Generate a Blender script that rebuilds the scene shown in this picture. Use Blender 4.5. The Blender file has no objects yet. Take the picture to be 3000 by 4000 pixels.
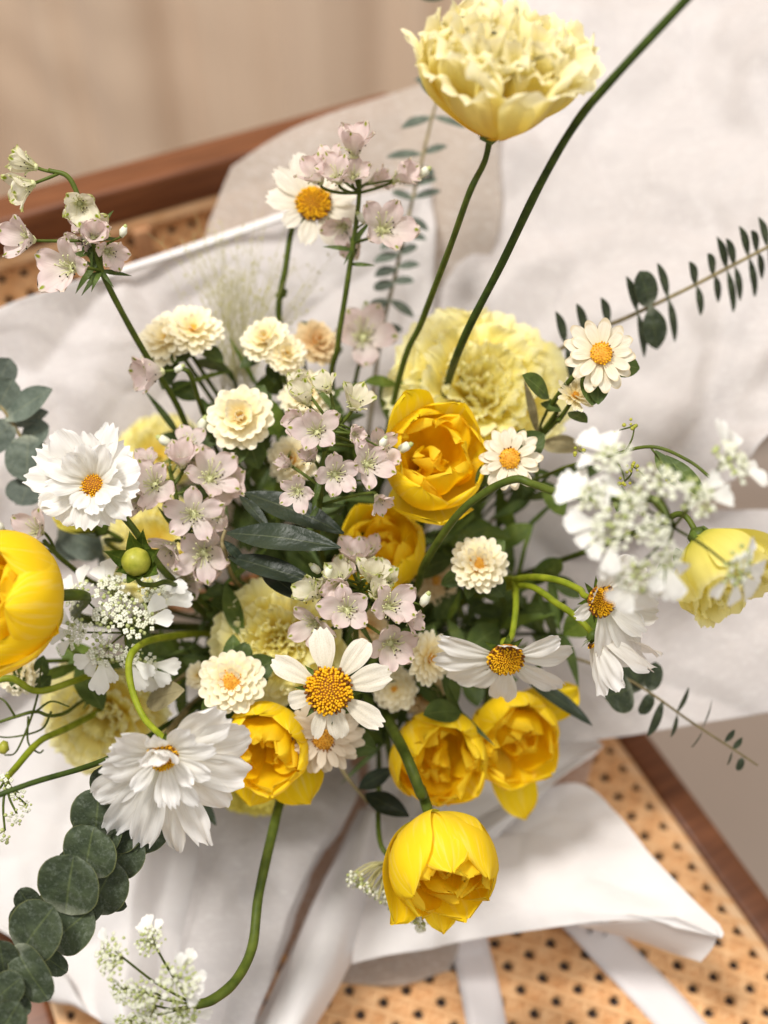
import bpy, math, random
import numpy as np
from mathutils import Vector, Matrix, noise
SC = bpy.context.scene
COL = SC.collection
rad = math.radians

# ------------------------------------------------------------------ camera
PITCH = rad(50); TX = math.tan(rad(18.5)); TY = TX*4/3
CAM = Vector((0, 0, 1.14)); RT = Vector((1, 0, 0))
FW = Vector((0, math.cos(PITCH), -math.sin(PITCH))); UP = Vector((0, math.sin(PITCH), math.cos(PITCH)))
cd = bpy.data.cameras.new('camera'); cam = bpy.data.objects.new('camera', cd); COL.objects.link(cam)
cam.location = CAM; cam.rotation_euler = (rad(90)-PITCH, 0, 0)
cd.sensor_fit = 'HORIZONTAL'; cd.sensor_width = 24; cd.lens = 12/TX
cd.clip_start = 0.02; cd.clip_end = 60
cd.dof.use_dof = True; cd.dof.focus_distance = 0.525; cd.dof.aperture_fstop = 3.0
SC.camera = cam
# ------------------------------------------------------------------ room light
w = bpy.data.worlds.new('World'); SC.world = w; w.use_nodes = True
bg = w.node_tree.nodes['Background']; bg.inputs[0].default_value = (1.0, 0.96, 0.92, 1); bg.inputs[1].default_value = 0.43
def lamp(name, loc, aim, power, size, col):
    l = bpy.data.lights.new(name, 'AREA'); l.shape = 'DISK'; l.size = size; l.energy = power; l.color = col
    o = bpy.data.objects.new(name, l); COL.objects.link(o); o.location = loc
    o.rotation_euler = (Vector(aim)-Vector(loc)).to_track_quat('-Z', 'Y').to_euler(); return o
lamp('ceiling_lamp', (-0.60, 0.36, 2.45), (0, .42, .55), 38, 0.38, (1.0, .96, .91))
lamp('added_fill', (0.6, -0.2, 2.6), (0, .45, .5), 20, 1.8, (1.0, .965, .93))  # added soft fill light, not a fixture of the room
SC.view_settings.view_transform = 'Standard'; SC.view_settings.look = 'None'
SC.view_settings.exposure = 0; SC.view_settings.gamma = 1; SC.view_settings.use_curve_mapping = False
SC.render.engine = 'CYCLES'
SC.cycles.max_bounces = 8; SC.cycles.transparent_max_bounces = 12; SC.cycles.use_denoising = True

# ------------------------------------------------------------------ coordinates
def ray(px, py): return FW + RT*((px-1500)/1500*TX) + UP*((2000-py)/2000*TY)
def P(px, py, d): return CAM + ray(px, py)*d
def S(d): return d*2*TX/3000                       # metres per photo pixel at depth d
SEAT = 0.42
def onseat(px, py, h=0.0):
    r = ray(px, py); return CAM + r*((SEAT+h-CAM.z)/r.z)
def cdir(a): return (RT*a[0] + UP*a[1] - FW*a[2]).normalized()
def frame(pos, axis, spin=0.0):
    z = cdir(axis) if not isinstance(axis, Vector) else axis.normalized()
    h = RT if abs(RT.dot(z)) < .93 else UP
    x = (h - z*h.dot(z)).normalized(); y = z.cross(x)
    m = Matrix((x, y, z)).transposed().to_4x4(); m.translation = pos
    return m @ Matrix.Rotation(spin, 4, 'Z')
BIND = P(1430, 2480, .77)
AX = (P(1430, 2480, .84)-BIND).normalized()
rng = random.Random(7)
def bind_tail(r=None):
    r = r or rng
    o = RT*r.uniform(-.016, .016) + UP*r.uniform(-.016, .016)
    return [BIND+o, BIND+o*.8+AX*.05]

# ------------------------------------------------------------------ materials
MATS = {}
def sr(r, g, b):
    f = lambda c: c/12.92 if c <= .04045 else ((c+.055)/1.055)**2.4
    return (f(r/255), f(g/255), f(b/255), 1)
def newmat(name):
    m = bpy.data.materials.new(name); m.use_nodes = True; MATS[name] = m
    nt = m.node_tree; nt.nodes.clear(); return m, nt
def N(nt, t, **k):
    n = nt.nodes.new(t)
    for a, b in k.items():
        if a.startswith('i_'):
            n.inputs[int(a[2:]) if a[2:].isdigit() else a[2:].replace('_', ' ')].default_value = b
        else: setattr(n, a, b)
    return n
def ramp(nt, src, stops):
    r = nt.nodes.new('ShaderNodeValToRGB'); e = r.color_ramp.elements
    e[0].position, e[0].color = stops[0]; e[1].position, e[1].color = stops[-1]
    for p, c in stops[1:-1]:
        x = e.new(p); x.color = c
    nt.links.new(src, r.inputs[0]); return r.outputs[0]
def mixc(nt, f, a, b, mode='MIX'):
    n = nt.nodes.new('ShaderNodeMix'); n.data_type = 'RGBA'; n.blend_type = mode
    for i, v in ((0, f), (6, a), (7, b)):
        if hasattr(v, 'is_linked') or hasattr(v, 'links'): nt.links.new(v, n.inputs[i])
        else: n.inputs[i].default_value = v
    return n.outputs[2]
def finish(nt, col, rough=.6, transl=.0, bump=None, bstr=.3, bdist=.0004, spec=.3, transp=0.0, sheen=0.0, tcol=None):
    p = N(nt, 'ShaderNodeBsdfPrincipled'); nt.links.new(col, p.inputs['Base Color'])
    p.inputs['Roughness'].default_value = rough; p.inputs['Specular IOR Level'].default_value = spec
    if sheen: p.inputs['Sheen Weight'].default_value = sheen
    if bump is not None:
        b = N(nt, 'ShaderNodeBump'); b.inputs['Strength'].default_value = bstr; b.inputs['Distance'].default_value = bdist
        nt.links.new(bump, b.inputs['Height']); nt.links.new(b.outputs[0], p.inputs['Normal'])
    out = p.outputs[0]
    if transl:
        t = N(nt, 'ShaderNodeBsdfTranslucent'); nt.links.new(tcol if tcol is not None else col, t.inputs[0])
        m = N(nt, 'ShaderNodeMixShader'); m.inputs[0].default_value = transl
        nt.links.new(out, m.inputs[1]); nt.links.new(t.outputs[0], m.inputs[2]); out = m.outputs[0]
    if transp:
        t = N(nt, 'ShaderNodeBsdfTransparent'); m = N(nt, 'ShaderNodeMixShader'); m.inputs[0].default_value = transp
        nt.links.new(out, m.inputs[1]); nt.links.new(t.outputs[0], m.inputs[2]); out = m.outputs[0]
    o = N(nt, 'ShaderNodeOutputMaterial'); nt.links.new(out, o.inputs[0])
def petal_mat(name, stops, transl=.35, vein=.12, veincol=(.6, .5, .4, 1), rough=.55, spots=None, var=.05, vscale=26, bstr=.35, blotch=None):
    m, nt = newmat(name)
    uv = N(nt, 'ShaderNodeUVMap'); sep = N(nt, 'ShaderNodeSeparateXYZ'); nt.links.new(uv.outputs[0], sep.inputs[0])
    oi = N(nt, 'ShaderNodeObjectInfo')
    c = ramp(nt, sep.outputs[0], stops)
    mp = N(nt, 'ShaderNodeMapping'); mp.inputs['Scale'].default_value = (2.2, vscale, 1)
    nt.links.new(uv.outputs[0], mp.inputs[0])
    ad = N(nt, 'ShaderNodeVectorMath', operation='ADD'); nt.links.new(mp.outputs[0], ad.inputs[0])
    cx = N(nt, 'ShaderNodeCombineXYZ'); ml = N(nt, 'ShaderNodeMath', operation='MULTIPLY'); ml.inputs[1].default_value = 37
    nt.links.new(oi.outputs['Random'], ml.inputs[0]); nt.links.new(ml.outputs[0], cx.inputs[2]); nt.links.new(cx.outputs[0], ad.inputs[1])
    nz = N(nt, 'ShaderNodeTexNoise'); nz.inputs['Scale'].default_value = 1.0; nz.inputs['Detail'].default_value = 3
    nt.links.new(ad.outputs[0], nz.inputs['Vector'])
    vr = N(nt, 'ShaderNodeMapRange'); vr.inputs[1].default_value = .52; vr.inputs[2].default_value = .75; vr.inputs[4].default_value = vein
    nt.links.new(nz.outputs[0], vr.inputs[0])
    c = mixc(nt, vr.outputs[0], c, veincol)
    if blotch:
        tc = N(nt, 'ShaderNodeTexCoord'); n2 = N(nt, 'ShaderNodeTexNoise'); n2.inputs['Scale'].default_value = blotch[1]; n2.inputs['Detail'].default_value = 4
        nt.links.new(tc.outputs['Object'], n2.inputs['Vector'])
        b2 = N(nt, 'ShaderNodeMapRange'); b2.inputs[1].default_value = .45; b2.inputs[2].default_value = .75; b2.inputs[4].default_value = blotch[2]
        nt.links.new(n2.outputs[0], b2.inputs[0]); c = mixc(nt, b2.outputs[0], c, blotch[0])
    if spots:
        v2 = N(nt, 'ShaderNodeVectorMath', operation='DISTANCE'); nt.links.new(uv.outputs[0], v2.inputs[0]); v2.inputs[1].default_value = (spots[0], .5, 0)
        sm = N(nt, 'ShaderNodeMapRange'); sm.inputs[1].default_value = spots[1]*1.3; sm.inputs[2].default_value = spots[1]*.6
        nt.links.new(v2.outputs['Value'], sm.inputs[0]); c = mixc(nt, sm.outputs[0], c, spots[2])
    hv = N(nt, 'ShaderNodeHueSaturation'); mr = N(nt, 'ShaderNodeMapRange'); mr.inputs[3].default_value = 1-var; mr.inputs[4].default_value = 1+var*.6
    nt.links.new(oi.outputs['Random'], mr.inputs[0]); nt.links.new(mr.outputs[0], hv.inputs['Value']); nt.links.new(c, hv.inputs['Color'])
    finish(nt, hv.outputs[0], rough, transl, nz.outputs[0], bstr, .0006, .25)
    return m
W_ = sr(243, 241, 236)
petal_mat('cosmos_petal', [(0, sr(226, 224, 190)), (.25, sr(240, 238, 230)), (1, sr(248, 247, 246))], .40, .32, sr(196, 188, 176))
petal_mat('cream_cosmos_petal', [(0, sr(222, 215, 170)), (.3, sr(238, 232, 214)), (1, sr(247, 243, 232))], .36, .4, sr(186, 170, 140), blotch=(sr(205, 188, 150), 40, .35))
petal_mat('tulip_petal', [(0, sr(255, 210, 24)), (.35, sr(255, 220, 16)), (.8, sr(255, 224, 26)), (1, sr(255, 228, 60))], .52, .3, sr(255, 204, 10), .62, vscale=22, bstr=.25)
petal_mat('tulip_outer_petal', [(0, sr(206, 204, 70)), (.3, sr(250, 226, 56)), (.75, sr(255, 226, 30)), (1, sr(255, 224, 30))], .40, .5, sr(254, 238, 140), .6, vscale=20, bstr=.25)
petal_mat('lisianthus_petal', [(0, sr(255, 208, 48)), (.35, sr(255, 231, 100)), (.75, sr(255, 244, 166)), (1, sr(255, 250, 218))], .5, .25, sr(255, 232, 140), .6, bstr=.5)
petal_mat('pale_lisianthus_petal', [(0, sr(255, 226, 84)), (.4, sr(255, 239, 132)), (.8, sr(255, 248, 174)), (1, sr(255, 251, 204))], .46, .25, sr(255, 232, 140), .6, bstr=.5)
petal_mat('lemon_petal', [(0, sr(196, 202, 70)), (.3, sr(238, 230, 110)), (.8, sr(250, 242, 150)), (1, sr(252, 246, 180))], .5, .2, sr(214, 208, 90))
petal_mat('lime_petal', [(0, sr(166, 180, 50)), (.5, sr(222, 214, 90)), (1, sr(240, 228, 120))], .35, .2, sr(190, 186, 60))
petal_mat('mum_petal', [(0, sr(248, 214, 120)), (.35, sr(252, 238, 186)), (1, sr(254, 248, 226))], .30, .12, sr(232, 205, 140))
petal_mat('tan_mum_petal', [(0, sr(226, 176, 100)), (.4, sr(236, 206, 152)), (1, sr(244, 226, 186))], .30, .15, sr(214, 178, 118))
petal_mat('zinnia_petal', [(0, sr(232, 214, 160)), (.4, sr(243, 233, 206)), (.9, sr(246, 240, 224)), (1, sr(226, 208, 170))], .28, .4, sr(200, 176, 126), blotch=(sr(206, 184, 140), 120, .4))
petal_mat('beige_zinnia_petal', [(0, sr(204, 184, 146)), (.4, sr(222, 206, 182)), (1, sr(232, 220, 200))], .28, .3, sr(180, 158, 126))
petal_mat('delphinium_petal', [(0, sr(222, 218, 190)), (.3, sr(232, 222, 214)), (.85, sr(234, 214, 212)), (1, sr(236, 222, 206))], .42, .35, sr(208, 184, 186), .5, spots=(.9, .075, sr(146, 158, 30)), var=.07)
petal_mat('green_delphinium_petal', [(0, sr(214, 214, 160)), (.4, sr(234, 230, 206)), (.85, sr(236, 230, 210)), (1, sr(206, 210, 120))], .42, .3, sr(204, 206, 160), .5, spots=(.88, .09, sr(140, 156, 28)), var=.07)
petal_mat('lace_petal', [(0, sr(226, 228, 200)), (.3, sr(243, 243, 236)), (1, sr(247, 247, 244))], .3, .1, sr(214, 212, 196))
def leaf_mat(name, c0, c1, mid, bloom=0.0, transl=.12, rough=.5, scale=60, edge=None):
    m, nt = newmat(name)
    uv = N(nt, 'ShaderNodeUVMap'); sep = N(nt, 'ShaderNodeSeparateXYZ'); nt.links.new(uv.outputs[0], sep.inputs[0])
    tc = N(nt, 'ShaderNodeTexCoord'); nz = N(nt, 'ShaderNodeTexNoise'); nz.inputs['Scale'].default_value = 3.5; nz.inputs['Detail'].default_value = 6
    nt.links.new(tc.outputs['Object'], nz.inputs['Vector'])
    oi = N(nt, 'ShaderNodeObjectInfo')
    c = ramp(nt, nz.outputs[0], [(.3, c0), (.7, c1)])
    a = N(nt, 'ShaderNodeMath', operation='SUBTRACT'); nt.links.new(sep.outputs[1], a.inputs[0]); a.inputs[1].default_value = .5
    b = N(nt, 'ShaderNodeMath', operation='ABSOLUTE'); nt.links.new(a.outputs[0], b.inputs[0])
    mr = N(nt, 'ShaderNodeMapRange'); mr.inputs[1].default_value = .03; mr.inputs[2].default_value = .0; mr.inputs[4].default_value = .6
    nt.links.new(b.outputs[0], mr.inputs[0]); c = mixc(nt, mr.outputs[0], c, mid)
    if bloom:
        n2 = N(nt, 'ShaderNodeTexNoise'); n2.inputs['Scale'].default_value = 9; n2.inputs['Detail'].default_value = 8; n2.inputs['Roughness'].default_value = .75
        nt.links.new(tc.outputs['Object'], n2.inputs['Vector'])
        m2 = N(nt, 'ShaderNodeMapRange'); m2.inputs[1].default_value = .5; m2.inputs[2].default_value = .8; m2.inputs[4].default_value = bloom
        nt.links.new(n2.outputs[0], m2.inputs[0]); c = mixc(nt, m2.outputs[0], c, sr(168, 176, 164))
        m3 = N(nt, 'ShaderNodeMapRange'); m3.inputs[1].default_value = .2; m3.inputs[2].default_value = .0; m3.inputs[4].default_value = .7
        nt.links.new(sep.outputs[0], m3.inputs[0])
        m4 = N(nt, 'ShaderNodeMath', operation='MULTIPLY'); nt.links.new(m3.outputs[0], m4.inputs[0]); nt.links.new(n2.outputs[0], m4.inputs[1])
        c = mixc(nt, m4.outputs[0], c, sr(200, 204, 180))
    if edge:
        m5 = N(nt, 'ShaderNodeMapRange'); m5.inputs[1].default_value = .475; m5.inputs[2].default_value = .5; m5.inputs[4].default_value = .7
        nt.links.new(b.outputs[0], m5.inputs[0]); c = mixc(nt, m5.outputs[0], c, edge)
    hv = N(nt, 'ShaderNodeHueSaturation'); mv = N(nt, 'ShaderNodeMapRange'); mv.inputs[3].default_value = .75; mv.inputs[4].default_value = 1.2
    nt.links.new(oi.outputs['Random'], mv.inputs[0]); nt.links.new(mv.outputs[0], hv.inputs['Value']); nt.links.new(c, hv.inputs['Color'])
    finish(nt, hv.outputs[0], rough, transl, nz.outputs[0], .2, .02, .3); return m
leaf_mat('eucalyptus_leaf', sr(44, 54, 38), sr(68, 78, 54), sr(96, 106, 64), .4, .08, .6, edge=sr(124, 126, 76))
leaf_mat('blue_eucalyptus_leaf', sr(72, 82, 72), sr(98, 108, 96), sr(120, 126, 104), .4, .12, .6)
leaf_mat('olive_leaf', sr(30, 40, 28), sr(46, 56, 40), sr(96, 102, 74), .0, .05, .42)
leaf_mat('khaki_leaf', sr(132, 124, 92), sr(156, 146, 112), sr(112, 102, 70), .0, .2, .6)
leaf_mat('mum_leaf', sr(62, 80, 34), sr(90, 108, 50), sr(124, 138, 80), .0, .3, .5)
leaf_mat('sepal', sr(70, 92, 30), sr(104, 122, 46), sr(130, 140, 60), .0, .2, .5)
def plain(name, c0, c1, rough=.5, scale=120, transl=0, stretch=None, bstr=.2, spec=.3, detail=4):
    m, nt = newmat(name); tc = N(nt, 'ShaderNodeTexCoord'); v = tc.outputs['Object']
    if stretch:
        mp = N(nt, 'ShaderNodeMapping'); mp.inputs['Scale'].default_value = stretch; nt.links.new(v, mp.inputs[0]); v = mp.outputs[0]
    nz = N(nt, 'ShaderNodeTexNoise'); nz.inputs['Scale'].default_value = scale; nz.inputs['Detail'].default_value = detail; nt.links.new(v, nz.inputs['Vector'])
    c = ramp(nt, nz.outputs[0], [(.32, c0), (.68, c1)])
    finish(nt, c, rough, transl, nz.outputs[0], bstr, .0006, spec); return m
plain('green_stem', sr(62, 76, 22), sr(88, 100, 34), .5, 160, spec=.2)
plain('dark_stem', sr(44, 60, 18), sr(66, 82, 28), .5, 160, spec=.2)
plain('lime_stem', sr(112, 126, 24), sr(144, 154, 40), .5, 160, spec=.2)
plain('woody_stem', sr(112, 100, 68), sr(146, 132, 92), .6, 220)
plain('straw', sr(170, 166, 110), sr(196, 190, 138), .6, 200)
plain('disc_base', sr(120, 70, 10), sr(176, 112, 14), .7, 900)
plain('disc_floret', sr(232, 166, 8), sr(252, 204, 34), .55, 420, .15)
plain('disc_dark', sr(92, 52, 14), sr(140, 84, 18), .6, 500)
plain('orange_disc', sr(214, 144, 36), sr(244, 186, 70), .55, 420, .15)
plain('anther_dark', sr(54, 46, 40), sr(84, 72, 58), .6, 500)
plain('filament', sr(208, 210, 150), sr(228, 228, 182), .5, 500, .2)
plain('lace_floret', sr(222, 224, 196), sr(244, 244, 232), .55, 300, .2)
plain('lace_green', sr(170, 182, 110), sr(206, 212, 150), .55, 300, .2)
plain('bud_skin', sr(128, 134, 36), sr(180, 176, 70), .4, 140, bstr=.4)
plain('wood', sr(94, 54, 30), sr(124, 76, 46), .38, 16, stretch=(1, 14, 14), bstr=.1, spec=.4)
plain('cane_strand', sr(220, 166, 112), sr(236, 192, 142), .5, 90, stretch=(1, 1, 1), bstr=.4)
plain('cane_spline', sr(222, 176, 128), sr(236, 200, 158), .5, 40, bstr=.2)
plain('leather', sr(168, 122, 86), sr(188, 144, 106), .6, 60)
plain('floor_tile', sr(186, 172, 160), sr(198, 184, 172), .6, 3)
plain('ribbon_satin', sr(238, 233, 233), sr(243, 239, 239), .35, 30, .2, bstr=.02)
plain('hole_shade_cloth', sr(128, 112, 104), sr(140, 124, 116), .9, 300)  # dark tone of the added panels showing through the cane holes
plain('ink', sr(62, 56, 54), sr(80, 74, 70), .6, 200)
def paper_mat(name, c0, c1, transl=.3, transp=0.0):
    m, nt = newmat(name); tc = N(nt, 'ShaderNodeTexCoord'); g = N(nt, 'ShaderNodeNewGeometry')
    nz = N(nt, 'ShaderNodeTexNoise'); nz.inputs['Scale'].default_value = 9; nz.inputs['Detail'].default_value = 3; nt.links.new(g.outputs['Position'], nz.inputs['Vector'])
    mp = N(nt, 'ShaderNodeMapping'); mp.inputs['Scale'].default_value = (160, 520, 160); mp.inputs['Rotation'].default_value = (.4, .2, .5); nt.links.new(g.outputs['Position'], mp.inputs[0])
    n2 = N(nt, 'ShaderNodeTexNoise'); n2.inputs['Scale'].default_value = 1; n2.inputs['Detail'].default_value = 5; n2.inputs['Distortion'].default_value = 1.5; nt.links.new(mp.outputs[0], n2.inputs['Vector'])
    c = ramp(nt, nz.outputs[0], [(.35, c0), (.65, c1)])
    f = N(nt, 'ShaderNodeMapRange'); f.inputs[1].default_value = .5; f.inputs[2].default_value = .7; f.inputs[4].default_value = .6; nt.links.new(n2.outputs[0], f.inputs[0])
    c = mixc(nt, f.outputs[0], c, sr(246, 244, 242))
    finish(nt, c, .75, transl, n2.outputs[0], .35, .0004, .2, transp); return m
paper_mat('tissue_paper', sr(222, 217, 215), sr(230, 226, 225), .40)
paper_mat('thick_paper', sr(238, 234, 233), sr(246, 244, 243), .26)
paper_mat('shade_tan_paper', sr(206, 172, 148), sr(214, 182, 160), .2)  # tan colour carries the warm shade of the gap between folds
paper_mat('veil_paper', sr(206, 194, 182), sr(216, 206, 196), .35, .36)
def curtain_mat():
    m, nt = newmat('curtain_cloth'); g = N(nt, 'ShaderNodeNewGeometry')
    mp = N(nt, 'ShaderNodeMapping'); mp.inputs['Scale'].default_value = (900, 300, 900); nt.links.new(g.outputs['Position'], mp.inputs[0])
    n2 = N(nt, 'ShaderNodeTexNoise'); n2.inputs['Scale'].default_value = 1; n2.inputs['Detail'].default_value = 3; nt.links.new(mp.outputs[0], n2.inputs['Vector'])
    c = ramp(nt, n2.outputs[0], [(.3, sr(218, 194, 170)), (.7, sr(228, 206, 182))])
    finish(nt, c, .85, .12, n2.outputs[0], .3, .0005, .15, sheen=.2)
curtain_mat()

# ------------------------------------------------------------------ mesh helpers
def tomesh(name, V, Fc, uv=None, smooth=True):
    me = bpy.data.meshes.new(name); me.from_pydata([tuple(v) for v in V], [], Fc)
    if uv is not None:
        l = me.uv_layers.new(name='UVMap'); idx = np.empty(len(me.loops), np.int32); me.loops.foreach_get('vertex_index', idx)
        l.data.foreach_set('uv', np.asarray(uv, np.float32)[idx].ravel())
    if smooth: me.polygons.foreach_set('use_smooth', [True]*len(me.polygons))
    me.update(); return me
def gridfaces(nu, nv):
    return [(i*(nv+1)+j, (i+1)*(nv+1)+j, (i+1)*(nv+1)+j+1, i*(nv+1)+j+1) for i in range(nu) for j in range(nv)]
SH = {
 'cosmos': [(0, .22), (.2, .48), (.5, .92), (.72, 1), (.9, .92), (1, .74)],
 'daisy': [(0, .34), (.25, .62), (.55, .95), (.7, 1), (.88, .95), (1, .76)],
 'tulip': [(0, .5), (.25, .86), (.5, 1), (.74, .95), (.89, .72), (.965, .40), (1, .10)],
 'fan': [(0, .16), (.25, .5), (.5, .85), (.75, 1), (.92, 1), (1, .9)],
 'mum': [(0, .45), (.35, .8), (.65, 1), (.85, 1), (.95, .92), (1, .74)],
 'delph': [(0, .28), (.3, .75), (.6, 1), (.8, .93), (.94, .62), (1, .3)],
 'round': [(0, .16), (.08, .55), (.25, .88), (.5, 1), (.72, .92), (.88, .68), (.96, .4), (1, .1)],
 'oval': [(0, .1), (.1, .4), (.3, .85), (.5, 1), (.7, .88), (.88, .5), (1, .06)],
 'lance': [(0, .08), (.15, .55), (.35, .95), (.5, 1), (.7, .82), (.88, .42), (1, .03)],
 'linear': [(0, .5), (.3, 1), (.6, .8), (1, .05)],
 'wedge': [(0, .16), (.3, .4), (.6, .78), (.85, 1), (1, .82)],
 'sepal': [(0, .8), (.3, 1), (.6, .7), (.85, .35), (1, .03)],
}
def smoothshape(key, u):
    a = SH[key]; xs = np.array([p[0] for p in a]); ys = np.array([p[1] for p in a])
    m = np.gradient(ys, xs); i = np.clip(np.searchsorted(xs, u, 'right')-1, 0, len(xs)-2)
    h = xs[i+1]-xs[i]; t = (u-xs[i])/h
    y = (2*t**3-3*t**2+1)*ys[i]+(t**3-2*t**2+t)*h*m[i]+(-2*t**3+3*t**2)*ys[i+1]+(t**3-t**2)*h*m[i+1]
    return np.clip(y, .01, 1.1)
PC = {}
def petal(shape, W=.5, th0=0., th1=0., tip=0., cup=20., frill=0., freq=5., teeth=0., nteeth=3, crum=0., tround=.1, seed=0, nu=12, nv=8, twist=0., groove=0.):
    """unit-length petal from the origin along +X, flower axis +Z"""
    key = (shape, W, th0, th1, tip, cup, frill, freq, teeth, nteeth, crum, tround, seed, nu, nv, twist, groove)
    if key in PC: return PC[key]
    r = random.Random(seed*7919+13)
    uf = np.linspace(0, 1, 161)
    th = np.radians(th0+(th1-th0)*uf + tip*np.clip((uf-.72)/.28, 0, 1)**1.5)
    cx = np.concatenate([[0], np.cumsum((np.cos(th[1:])+np.cos(th[:-1]))/2)/160]); cz = np.concatenate([[0], np.cumsum((np.sin(th[1:])+np.sin(th[:-1]))/2)/160])
    v = np.linspace(-1, 1, nv+1); u = np.linspace(0, 1, nu+1)
    Ug, Vg = np.meshgrid(u, v, indexing='ij')
    tl = 1-tround*np.abs(Vg)**2.4
    if teeth:
        tl = tl - teeth*(np.abs(np.sin(Vg*nteeth*math.pi/2+r.uniform(-.4, .4)))**1.5)*1.0 + teeth*.4*np.sin(Vg*9+r.uniform(0, 6))
    Ue = np.clip(Ug*(1+(tl-1)*Ug**2), 0, 1.0)
    wv = smoothshape(shape, Ug.ravel()).reshape(Ug.shape)*W/2
    X = np.interp(Ue, uf, cx); Z = np.interp(Ue, uf, cz); T = np.interp(Ue, uf, th)
    c = max(math.radians(abs(cup)), 1e-3)*(.35+.65*np.sin(np.clip(Ug*1.25, 0, 1)*math.pi/2))
    sg = 1 if cup >= 0 else -1
    Y = wv/c*np.sin(Vg*c); H = sg*wv/c*(1-np.cos(Vg*c))
    p1, p2, p3, p4 = [r.uniform(0, 6.28) for _ in range(4)]
    if groove: H = H + groove*W*np.cos(Vg*math.pi*3.0+p4*.1)*np.sin(Ug*math.pi)**.7
    if frill:
        e = np.clip((Ug-.3)/.7, 0, 1)**2.2
        fr = np.sin(Vg*freq*2.2+p1+1.5*Ug)+.6*np.sin(Vg*freq*4.7+p2+3*Ug)+.4*np.sin(Vg*freq*9.5+p3-4*Ug)*Ug
        H = H + frill*e*fr; Y = Y + frill*.6*e*np.sin(Vg*freq*3.1+p3); Ur = frill*.5*e*np.sin(Vg*freq*5.3+p4)
        X = X+Ur*np.cos(T); Z = Z+Ur*np.sin(T)
    if crum:
        H = H + crum*(np.sin(Ug*5+p1+Vg*2.1)*np.sin(Vg*3.3+p2+Ug*2)+.5*np.sin(Ug*9+p3-Vg*4.3))*Ug
    if twist:
        a = math.radians(twist)*Ug; Y, H = Y*np.cos(a)-H*np.sin(a), Y*np.sin(a)+H*np.cos(a)
    Vt = np.stack([X-np.sin(T)*H, Y, Z+np.cos(T)*H], -1).reshape(-1, 3)
    uv = np.stack([Ug, (Vg+1)/2], -1).reshape(-1, 2)
    me = tomesh('petal', Vt, gridfaces(nu, nv), uv); PC[key] = me; return me
def catmull(pts, n):
    p = [Vector(q) for q in pts]
    if len(p) < 2: return p
    p = [p[0]*2-p[1]]+p+[p[-1]*2-p[-2]]; out = []
    for i in range(1, len(p)-2):
        for k in range(n):
            t = k/n; a, b, c, d = p[i-1], p[i], p[i+1], p[i+2]
            out.append(.5*((2*b)+(c-a)*t+(2*a-5*b+4*c-d)*t*t+(3*b-a-3*c+d)*t**3))
    out.append(p[-2].copy()); return out
def tube_data(pts, r0, r1, sides=8, n=6, ridge=0., smooth=True):
    c = catmull(pts, n) if smooth and len(pts) > 2 else [Vector(q) for q in pts]
    V = []; Fc = []; nrm = None
    for i, p in enumerate(c):
        t = (c[min(i+1, len(c)-1)]-c[max(i-1, 0)])
        t = t.normalized() if t.length > 1e-9 else Vector((0, 0, 1))
        if nrm is None: nrm = t.orthogonal().normalized()
        nrm = (nrm-t*nrm.dot(t)).normalized(); b = t.cross(nrm)
        f = i/(len(c)-1); rr = (r0+(r1-r0)*f)*(1+.045*math.sin(i*.9+r0*9e3)*math.sin(i*.37))
        for k in range(sides):
            a = 2*math.pi*k/sides; q = rr*(1+ridge*((k % 2)*2-1))
            V.append(p+nrm*(math.cos(a)*q)+b*(math.sin(a)*q))
    m = len(c)
    for i in range(m-1):
        for k in range(sides):
            k2 = (k+1) % sides; Fc.append((i*sides+k, i*sides+k2, (i+1)*sides+k2, (i+1)*sides+k))
    Fc.append(tuple(range(sides-1, -1, -1))); Fc.append(tuple((m-1)*sides+k for k in range(sides)))
    return V, Fc, c
class Bag:
    def __init__(s): s.V = []; s.F = []; s.M = []; s.mi = 0
    def add(s, V, F, mi=0):
        o = len(s.V); s.V += [Vector(v) for v in V]; s.F += [tuple(i+o for i in f) for f in F]; s.M += [mi]*len(F)
    def tube(s, pts, r0, r1, sides=5, n=4, mi=0, smooth=True): V, F, c = tube_data(pts, r0, r1, sides, n, 0, smooth); s.add(V, F, mi)
    def ball(s, c, r, mi=0, sq=1.0, ax=None):
        t = (1+5**.5)/2
        vs = [(-1, t, 0), (1, t, 0), (-1, -t, 0), (1, -t, 0), (0, -1, t), (0, 1, t), (0, -1, -t), (0, 1, -t), (t, 0, -1), (t, 0, 1), (-t, 0, -1), (-t, 0, 1)]
        fs = [(0, 11, 5), (0, 5, 1), (0, 1, 7), (0, 7, 10), (0, 10, 11), (1, 5, 9), (5, 11, 4), (11, 10, 2), (10, 7, 6), (7, 1, 8), (3, 9, 4), (3, 4, 2), (3, 2, 6), (3, 6, 8), (3, 8, 9), (4, 9, 5), (2, 4, 11), (6, 2, 10), (8, 6, 7), (9, 8, 1)]
        k = r/1.902; vv = []
        for q in vs:
            q = Vector(q)*k
            if ax is not None and sq != 1: q = q + ax*(q.dot(ax)*(sq-1))
            vv.append(Vector(c)+q)
        s.add(vv, fs, mi)
    def box(s, c, h, M=None, mi=0):
        V = [Vector((c[0]+sx*h[0], c[1]+sy*h[1], c[2]+sz*h[2])) for sx in (-1, 1) for sy in (-1, 1) for sz in (-1, 1)]
        if M is not None: V = [M @ v for v in V]
        s.add(V, [(0, 1, 3, 2), (4, 6, 7, 5), (0, 4, 5, 1), (2, 3, 7, 6), (0, 2, 6, 4), (1, 5, 7, 3)], mi)
    def mesh(s, name, smooth=True):
        me = tomesh(name, s.V, s.F, None, smooth); me.polygons.foreach_set('material_index', s.M); return me

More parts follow.
